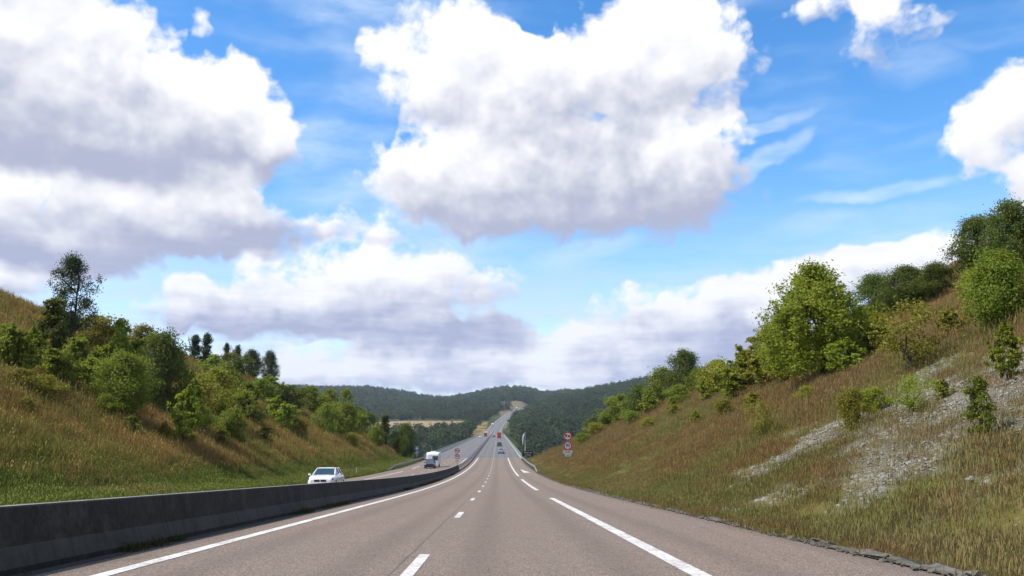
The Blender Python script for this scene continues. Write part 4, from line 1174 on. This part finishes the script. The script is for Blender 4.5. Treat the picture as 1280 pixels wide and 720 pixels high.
def speed_sign(pos, rad, post_top, plates, label, group):
    root = empty('road_sign', pos); tag(root, label, 'road sign', group)
    mb = MB(); mb.tube([(0, 0, -.4), (0, 0, post_top)], .045, 10); mb.build('post', M_back, root)
    z = post_top - rad
    round_sign(root, z, rad, 'lorry'); z -= 2 * rad + .06
    round_sign(root, z, rad, '90'); z -= rad + .06
    for (w, h, txt) in plates:
        mb = MB(); mb.box((-w/2, -.075, -h), (w/2, -.05, 0)); pl = mb.build('text_plate', M_white, root, (0, 0, z), bevel=.008)
        if txt: link('lettering', text_mesh(txt, h * .72, 'lettering', .004), M_black, pl, (0, -.078, -h * .5))
        else:
            mb = MB()
            for k in range(4): mb.box((-.24 + k * .13, -.079, -h * .66), (-.15 + k * .13, -.0765, -h * .34))
            mb.build('lettering', M_black, pl)
        z -= h + .03
    return root
p = at(8.3, 101.0)
speed_sign(p, .525, 4.35, ((1.1, .34, 'RAPPEL'), (.72, .30, '')), 'road sign with lorry overtaking ban and 90 limit on the right verge', 'pairs of round limit signs')
sx, sy = XC - .02, 129.5
speed_sign(Vector((sx, sy, float(surf_z(sx, sy)) + .80)), .40, 2.55, ((.6, .2, ''),), 'smaller pair of round signs standing on the end of median barrier', 'pairs of round limit signs')

# windsock
Yw_ = 203.0
p = at(6.5, Yw_); p.z = float(road_z(Yw_)) - .4
root = tag(empty('windsock', p), 'pale mast with drooping white windsock beside the start of viaduct', 'windsock')
mb = MB(); mb.tube([(0, 0, -1.5), (0, 0, 3), (0, 0, 6.3)], [.11, .095, .07], 10); mb.build('mast', M_white, root)
mb = MB(); mb.tube([(-.32, 0, 6.25), (.02, 0, 6.25)], .04, 8); mb.build('arm', M_galv, root)
mb = MB(); rings = []
for (x, z, r_) in ((-.05, 6.25, .34), (-.30, 5.9, .33), (-.42, 5.3, .28), (-.50, 4.6, .22), (-.52, 4.0, .16), (-.53, 3.6, .12)):
    rings.append([(x + math.cos(a_) * r_ * .75, math.sin(a_) * r_, z + math.cos(a_) * r_ * .35) for a_ in np.linspace(0, 2*math.pi, 12, endpoint=False)])
mb.loft(rings, False, True); mb.build('sock', M_white, root)
# viaduct name board
p = at(6.9, 198.0); p.z = float(road_z(198)) + .15
root = tag(empty('name_board', p), 'dark brown board with two lines of white lettering beside the viaduct', 'sign')
mb = MB(); mb.box((-1.2, 0, .45), (1.35, .05, 1.65)); bd = mb.build('board', M_brown, root, bevel=.02)
link('lettering', text_mesh('Viaduc de', .48), M_white, bd, (.07, -.006, 1.32)); link('lettering', text_mesh('la Risle', .48), M_white, bd, (.07, -.006, .78))
for x in (-.8, .95):
    mb = MB(); mb.box((x - .04, .06, -1.2), (x + .04, .14, 1.5)); mb.build('post', M_back, root)
# small sign seen from behind on the far side
p = ray_ground(529, 580) or at(-19.5, 190)
p = at(-18.6, 196.0); p.z = float(road_z(196)) - .6
root = tag(empty('road_sign', p), 'small grey-blue sign on thin post at the left verge above caravan', 'road sign')
mb = MB(); mb.tube([(0, 0, -1), (0, 0, 3.5)], .04, 8); mb.build('post', M_back, root)
mb = MB(); mb.box((-.45, -.05, 2.7), (.45, -.02, 3.6)); mb.build('sign_plate', simple_mat('sign_blue_grey', (.10, .16, .26), .5), root, bevel=.02)
mb = MB(); mb.box((-.35, -.05, 1.8), (.35, -.02, 2.4)); mb.build('text_plate', M_back, root, bevel=.02)
mb = MB(); mb.poly([(-.3, -.056, 2.95), (.3, -.056, 2.95), (0, -.056, 3.42)], [(0, 1, 2)]); mb.build('symbol', M_white, root)
# delineator post
p = at(-18.3, 111.0)
root = tag(empty('delineator_post', p), 'short white delineator post on the left verge right of white car', 'post')
mb = MB(); mb.loft([[(x_ * k, y_ * k, z_) for (x_, y_) in ((-.06, -.05), (.06, -.05), (.06, .05), (-.06, .05))] for (z_, k) in ((-.2, 1), (.85, 1), (1.0, .8))], True, False); mb.build('post', M_white, root, bevel=.01)
mb = MB(); mb.box((-.045, -.056, .68), (.045, -.051, .82)); mb.build('reflector', M_back, root)
# ------------------------------------------------------------------ vehicles (front towards local -Y)
def paint(name, col, metal=0.0): return simple_mat(name, col, .28, metal, .04, 1.0, spec=.5, coat=.8)
V_white = paint('white_car_paint', (.78, .79, .80)); V_blue = paint('dark_blue_car_paint', (.016, .022, .065), .2)
V_silver = paint('silver_car_paint', (.36, .38, .40), .6); V_black = paint('black_car_paint', (.012, .013, .014)); V_grey = paint('dark_grey_car_paint', (.05, .052, .055), .3)
V_red = paint('red_lorry_paint', (.42, .018, .02)); V_lwhite = simple_mat('lorry_white', (.70, .71, .72), .5, 0, .06)
V_glass = simple_mat('vehicle_glass', (.035, .055, .065), .06, 0, .2, 1.0, spec=.9)
V_tyre = simple_mat('tyre_rubber', (.018, .018, .019), .85); V_rim = simple_mat('alloy_rim', (.35, .36, .37), .35, .8)
V_plastic = simple_mat('black_plastic', (.016, .016, .017), .55); V_lamp = simple_mat('lamp_glass', (.55, .58, .60), .1, .3, .1, spec=.8)
V_tail = simple_mat('tail_lamp_red', (.30, .01, .01), .2, 0, .1, spec=.7); V_orange = simple_mat('orange_panel', (.45, .12, .03), .5)

def wheel(parent, x, y, r_, w=.22):
    sgn = 1 if x > 0 else -1
    def ring(xx, rr): return [(xx, math.cos(a)*rr, math.sin(a)*rr) for a in np.linspace(0, 2*math.pi, 20, endpoint=False)]
    mb = MB(); mb.loft([ring(-w/2, r_*.9), ring(-w/2+.03, r_), ring(w/2-.03, r_), ring(w/2, r_*.9)], True, True)
    t = mb.build('tyre', V_tyre)
    mb = MB(); mb.loft([ring(sgn*(w/2-.02), r_*.66), ring(sgn*(w/2+.008), r_*.62)], True, False); rim = mb.build('rim', V_rim)
    wh = t; wh.name = 'wheel'; wh.parent = parent; wh.location = (x, y, r_); rim.parent = wh
    return wh

def car(label, pos, rz, mat, group, L=4.55, W=1.82, H=1.44, estate=False, name='car', near=False, grade=0.0):
    root = empty(name, pos, (grade, 0, rz)); tag(root, label, 'car', group)
    hw = W / 2
    st = [(0.0, .70, .36, .68), (.06, .82, .26, .76), (.22, .93, .20, .83), (.7, .985, .18, .91), (1.22, 1.0, .18, .97), (2.2, 1.0, .18, .96), (3.3, 1.0, .18, .98),
          (3.95, .985, .20, .99), (L - .28, .94, .22, .97), (L - .08, .86, .28, .90), (L, .76, .36, .78)]
    rings = []
    for (y, w, zb, zt) in st:
        w *= hw; zm = zb + (zt - zb) * .55
        half = [(w*.90, zb), (w, zb+.10), (w*1.0, zm), (w*.965, zt-.09), (w*.90, zt-.02), (w*.70, zt+.012), (w*.3, zt+.028)]
        rings.append([(x, y - L/2, z) for (x, z) in half] + [(-x, y - L/2, z) for (x, z) in half[::-1]])
    mb = MB(); mb.loft(rings, True, True)
    body = mb.build('body', mat, root)
    # cabin: glass with body coloured roof and pillars
    rear_top, rear_base = (L - .35, L - .12) if estate else (3.25, 4.05)
    ws_b, ws_t = 1.18, 1.95
    zb_, zt_ = .97, H - .035
    wb, wt = hw * .88, hw * .66
    c = [(ws_b, wb*.93, zb_), (ws_t, wt, zt_), (rear_top, wt*.97, zt_), (rear_base, wb*.9, zb_+.03)]
    vs = []
    for (y, w, z) in c: vs += [(w, y - L/2, z), (-w, y - L/2, z)]
    mid_b = [((ws_t+.25) - L/2, wb, zb_), (rear_top - .15 - L/2, wb, zb_)]
    mb = MB()
    P = {'a0': (c[0][1], c[0][0]-L/2, c[0][2]), 'a1': (c[1][1], c[1][0]-L/2, c[1][2]), 'r1': (c[2][1], c[2][0]-L/2, c[2][2]), 'r0': (c[3][1], c[3][0]-L/2, c[3][2]),
         'b1': (wb, mid_b[0][0], zb_), 'b2': (wb, mid_b[1][0], zb_)}
    N = {k: (-v[0], v[1], v[2]) for k, v in P.items()}
    mb.poly([P['a0'], N['a0'], N['a1'], P['a1']], [(0, 1, 2, 3)]); ws = mb.build('windscreen', V_glass, root)
    mb = MB(); mb.poly([P['r0'], N['r0'], N['r1'], P['r1']], [(0, 1, 2, 3)]); mb.build('rear_window', V_glass, root)
    for S_, sg in ((P, 1), (N, -1)):
        mb = MB(); mb.poly([S_['a0'], S_['b1'], S_['b2'], S_['r0'], S_['r1'], S_['a1']], [(0, 1, 2, 3, 4, 5)]); sw_ = mb.build('side_window', V_glass, root)
        mb = MB(); mb.tube([S_['a0'], S_['a1']], .045, 6); mb.tube([S_['r0'], S_['r1']], .065, 6); mb.tube([S_['a1'], S_['r1']], .05, 6)
        ym = (c[1][0] + c[2][0]) / 2 - L/2
        mb.tube([(sg*(wt+.01), ym - .05, zt_), (sg*(wb+.005), ym + .02, zb_)], .04, 6)
        mb.build('pillars', mat, root)
        mb = MB(); rr = [[(sg*(hw+.02+.09) + math.cos(a)*.10*k, -L/2 + 1.42 + d_, 1.0 + math.sin(a)*.065*k) for a in np.linspace(0, 2*math.pi, 10, endpoint=False)] for (d_, k) in ((-.07, .6), (-.04, .95), (.05, 1.0), (.08, .8))]
        mb.loft(rr, True, True); mb.box((sg*(hw-.06) if sg > 0 else sg*(hw+.06), -L/2+1.40, .94), (sg*(hw+.06) if sg > 0 else sg*(hw-.06), -L/2+1.46, .98)); mb.build('mirror', mat if near else V_plastic, root)
    mb = MB()
    rr = []
    for (y, w, z) in ((ws_t - .03, wt*.98, zt_-.005), (ws_t + .25, wt*1.02, zt_+.03), (rear_top - .25, wt*1.0, zt_+.03), (rear_top + .04, wt*.97, zt_-.005)):
        rr.append([(w, y-L/2, z), (w*.7, y-L/2, z+.022), (0, y-L/2, z+.03), (-w*.7, y-L/2, z+.022), (-w, y-L/2, z), (-w*.8, y-L/2, z-.02), (w*.8, y-L/2, z-.02)])
    mb.loft(rr, True, True); mb.build('roof', mat, root)
    # faces
    for sg in (1, -1):
        mb = MB(); x0, x1 = sorted((sg*hw*.52, sg*hw*.90))
        mb.poly([(sg*hw*.46, -L/2+.02, .62), (sg*hw*.93, -L/2+.17, .66), (sg*hw*.93, -L/2+.20, .79), (sg*hw*.48, -L/2+.05, .72)], [(0, 1, 2, 3)])
        mb.v = [(x, y-.022, z) for (x, y, z) in mb.v]; mb.build('headlight', V_plastic if near else V_lamp, root)
        mb = MB(); mb.box((x0, L/2-.10, .70), (x1, L/2+.012, .86)); mb.build('tail_light', V_tail, root, bevel=.02)
        for y in (-L/2 + .88, L/2 - .92): wheel(root, sg*(hw-.10), y, .325)
    for sg in ((1, -1) if near else (0,)):
        mb = MB(); w = .19 if near else .42; xx = sg * .215
        mb.box((xx - w, -L/2 - .015, .54), (xx + w, -L/2 + .05, .68)); mb.build('grille', V_plastic, root, bevel=.02)
    mb = MB(); mb.box((-hw*.72, -L/2-.012, .28), (hw*.72, -L/2+.06, .40)); mb.build('air_intake', V_plastic, root, bevel=.02)
    mb = MB(); mb.box((-.26, L/2-.03, .52), (.26, L/2+.015, .64)); mb.build('number_plate', M_white, root)
    mb = MB(); mb.box((-hw*.8, L/2-.06, .27), (hw*.8, L/2+.01, .40)); mb.build('rear_bumper', V_plastic, root, bevel=.02)
    return root

def on_road(x, Y, lift=.02): return Vector((x + float(road_x(Y)), Y, float(surf_z(x, Y)) + lift))
def grade(Y): return math.atan(float(road_z(Y + 1) - road_z(Y - 1)) / 2)
def row_to_Y(py, x, lo=60, hi=2000):
    """distance at which the road surface at offset x is seen at photograph row py"""
    inv = CAM_R.transposed(); best = None
    for Y in np.arange(lo, hi, 1.0):
        v = inv @ (on_road(x, Y) - Vector((0, 0, CAM_Z)))
        e = abs(360 - F_PX * v.y / -v.z - py)
        if best is None or e < best[0]: best = (e, Y)
    return best[1]
FL, FR = -2.95, .70            # lane centres, our side
OF, OS = -9.25, -12.75         # lane centres, oncoming side (fast, slow)

Y = 60.0
car('white saloon car coming towards us behind the concrete barrier', on_road(-11.95, Y), 0, V_white, 'oncoming vehicles', near=True, H=1.46, W=1.86, grade=grade(Y))
Y = 146.0
car('dark blue car towing the white caravan', on_road(-11.55, Y), 0, V_blue, 'oncoming vehicles', H=1.5, W=1.75, grade=grade(Y))
# caravan
Y = 153.0
root = empty('caravan', on_road(-11.5, Y), (grade(Y), 0, 0)); tag(root, 'white caravan towed behind the dark blue car', 'caravan', 'oncoming vehicles')
mb = MB(); rings = []
for (y, k) in ((-2.35, .80), (-2.25, .95), (-2.0, 1.0), (2.0, 1.0), (2.25, .95), (2.3, .85)):
    zt = 2.58 if y > -2.2 else 2.25; w = 1.12 * (k if abs(y) > 2.2 else 1)
    rings.append([(w*.97, y, .45), (w, y, .6), (w, y, zt - .15), (w*.94, y, zt - .03), (w*.8, y, zt), (-w*.8, y, zt), (-w*.94, y, zt - .03), (-w, y, zt - .15), (-w, y, .6), (-w*.97, y, .45)])
mb.loft(rings, True, False); mb.build('body', V_lwhite, root, bevel=.03)
mb = MB(); mb.box((-.05, -2.405, 1.25), (.92, -2.33, 1.95)); mb.build('front_window', V_glass, root, bevel=.03)
mb = MB(); mb.box((-.45, -1.0, 2.57), (.45, .6, 2.74)); mb.build('roof_hatch', V_lwhite, root, bevel=.05)
for sg in (1, -1):
    mb = MB(); x0, x1 = sorted((sg*1.10, sg*1.135)); mb.box((x0, -.9, 1.3), (x1, .4, 1.95)); mb.build('side_window', V_glass, root, bevel=.01)
    wheel(root, sg*1.0, .15, .32)
mb = MB(); mb.tube([(.5, -2.3, .48), (0, -3.4, .48)], .04, 6); mb.tube([(-.5, -2.3, .48), (0, -3.4, .48)], .04, 6); mb.tube([(0, -3.4, .48), (0, -4.1, .48)], .045, 6); mb.build('drawbar', V_plastic, root)

Y = row_to_Y(567, FR); car('silver car going away, nearest on the viaduct', on_road(FR + .2, Y), math.pi, V_silver, 'vehicles driving away over the viaduct', grade=-grade(Y))
Y = row_to_Y(558, FR); car('black car just ahead of the silver car on the viaduct', on_road(FR - .1, Y), math.pi, V_black, 'vehicles driving away over the viaduct', H=1.62, estate=True, grade=-grade(Y))
Y = row_to_Y(546.5, FL); car('dark grey car overtaking the red lorry', on_road(FL, Y), math.pi, V_grey, 'vehicles driving away over the viaduct', grade=-grade(Y))
Y = row_to_Y(547, OS); car('white car heading the oncoming traffic on the viaduct', on_road(OS, Y), 0, V_white, 'oncoming vehicles', H=1.7, estate=True, grade=grade(Y))

def lorry(label, pos, rz, cab, box, group, gr=0.0, L=12.0, H=3.9):
    root = empty('lorry', pos, (gr, 0, rz)); tag(root, label, 'lorry', group)
    mb = MB(); mb.box((-1.25, -L/2 + 2.4, 1.15), (1.25, L/2, H)); mb.build('cargo_box', box, root, bevel=.04)
    for sg in (1, -1):
        mb = MB(); x0, x1 = sorted((sg*.03, sg*1.18)); mb.box((x0, L/2 + .002, 1.25), (x1, L/2 + .03, H - .1)); mb.build('rear_door', box, root, bevel=.01)
        mb = MB(); x0, x1 = sorted((sg*.75, sg*1.2)); mb.box((x0, L/2 - .02, .75), (x1, L/2 + .04, .95)); mb.build('tail_light', V_tail, root)
        mb = MB(); x0, x1 = sorted((sg*.8, sg*1.15)); mb.box((x0, -L/2 - .04, .65), (x1, -L/2 + .03, .9)); mb.build('headlight', V_lamp, root)
        for y in (-L/2 + 1.2, L/2 - 3.6, L/2 - 2.3): wheel(root, sg*1.08, y, .5, .32)
    mb = MB(); mb.loft([[(x * k, y, z) for (x, z) in ((1.22, .55), (1.25, 1.6), (1.18, zt), (-1.18, zt), (-1.25, 1.6), (-1.22, .55))] for (y, zt, k) in ((-L/2, 2.9, .97), (-L/2 + .15, 3.1, 1), (-L/2 + 2.1, 3.5, 1))], True, False)
    mb.build('cab', cab, root, bevel=.05)
    mb = MB(); mb.box((-1.08, -L/2 - .02, 1.75), (1.08, -L/2 + .06, 2.65)); mb.build('windscreen', V_glass, root)
    mb = MB(); mb.box((-.8, -L/2 - .03, .95), (.8, -L/2 + .05, 1.5)); mb.build('grille', V_plastic, root)
    mb = MB(); mb.box((-.45, -L/2 + 2.0, .7), (.45, L/2 - .1, 1.14)); mb.build('chassis', V_plastic, root)
    mb = MB(); mb.box((-1.2, L/2 - .08, .5), (1.2, L/2 + .01, .66)); mb.build('rear_bumper', V_plastic, root)
    return root
Y = row_to_Y(548, FR); lorry('red lorry going away over the viaduct', on_road(FR + .1, Y), math.pi, V_red, V_red, 'vehicles driving away over the viaduct', -grade(Y))
Y = row_to_Y(546, OM + .6); lorry('white and orange lorry coming over the far end of the viaduct', on_road(OF - .3, Y), 0, V_orange, V_lwhite, 'oncoming vehicles', grade(Y))
Y = row_to_Y(532.5, OF, 900); lorry('white lorry coming down the far slope', on_road(OS, Y), 0, V_lwhite, V_lwhite, 'oncoming vehicles', grade(Y))
Y = 1850.0; lorry('tiny white lorry near the top of far road', on_road(OS, Y), 0, V_lwhite, V_lwhite, 'oncoming vehicles', grade(Y))
Y = 1800.0; car('tiny dark car near the top of far road', on_road(FR, Y), math.pi, V_black, 'vehicles driving away over the viaduct', H=1.6, estate=True, grade=-grade(Y))
# ------------------------------------------------------------------ air: a thin even haze over the whole valley
z0 = float(zz.min()) - 1.0; z1 = max(float(zz[(yy < 4200)].max()), float(zz.max())) + 30.0
mb = MB(); mb.box((float(xw.min()) - 20, float(yy.min()) - 20, z0), (float(xw.max()) + 20, float(yy.max()) + 20, z1))
hz = tag(mb.build('haze', None), 'thin bluish summer haze over the valley', 'haze', kind='stuff')
hm = bpy.data.materials.new('haze_air'); hm.use_nodes = True; hm.node_tree.nodes.clear(); nb = NB(hm.node_tree)
pv = nb.new('ShaderNodeVolumePrincipled'); pv.inputs['Color'].default_value = (.72, .84, 1.0, 1); pv.inputs['Density'].default_value = HAZE
ho = nb.new('ShaderNodeOutputMaterial'); nb.l.new(pv.outputs[0], ho.inputs['Volume'])
hz.data.materials.clear(); hz.data.materials.append(hm)
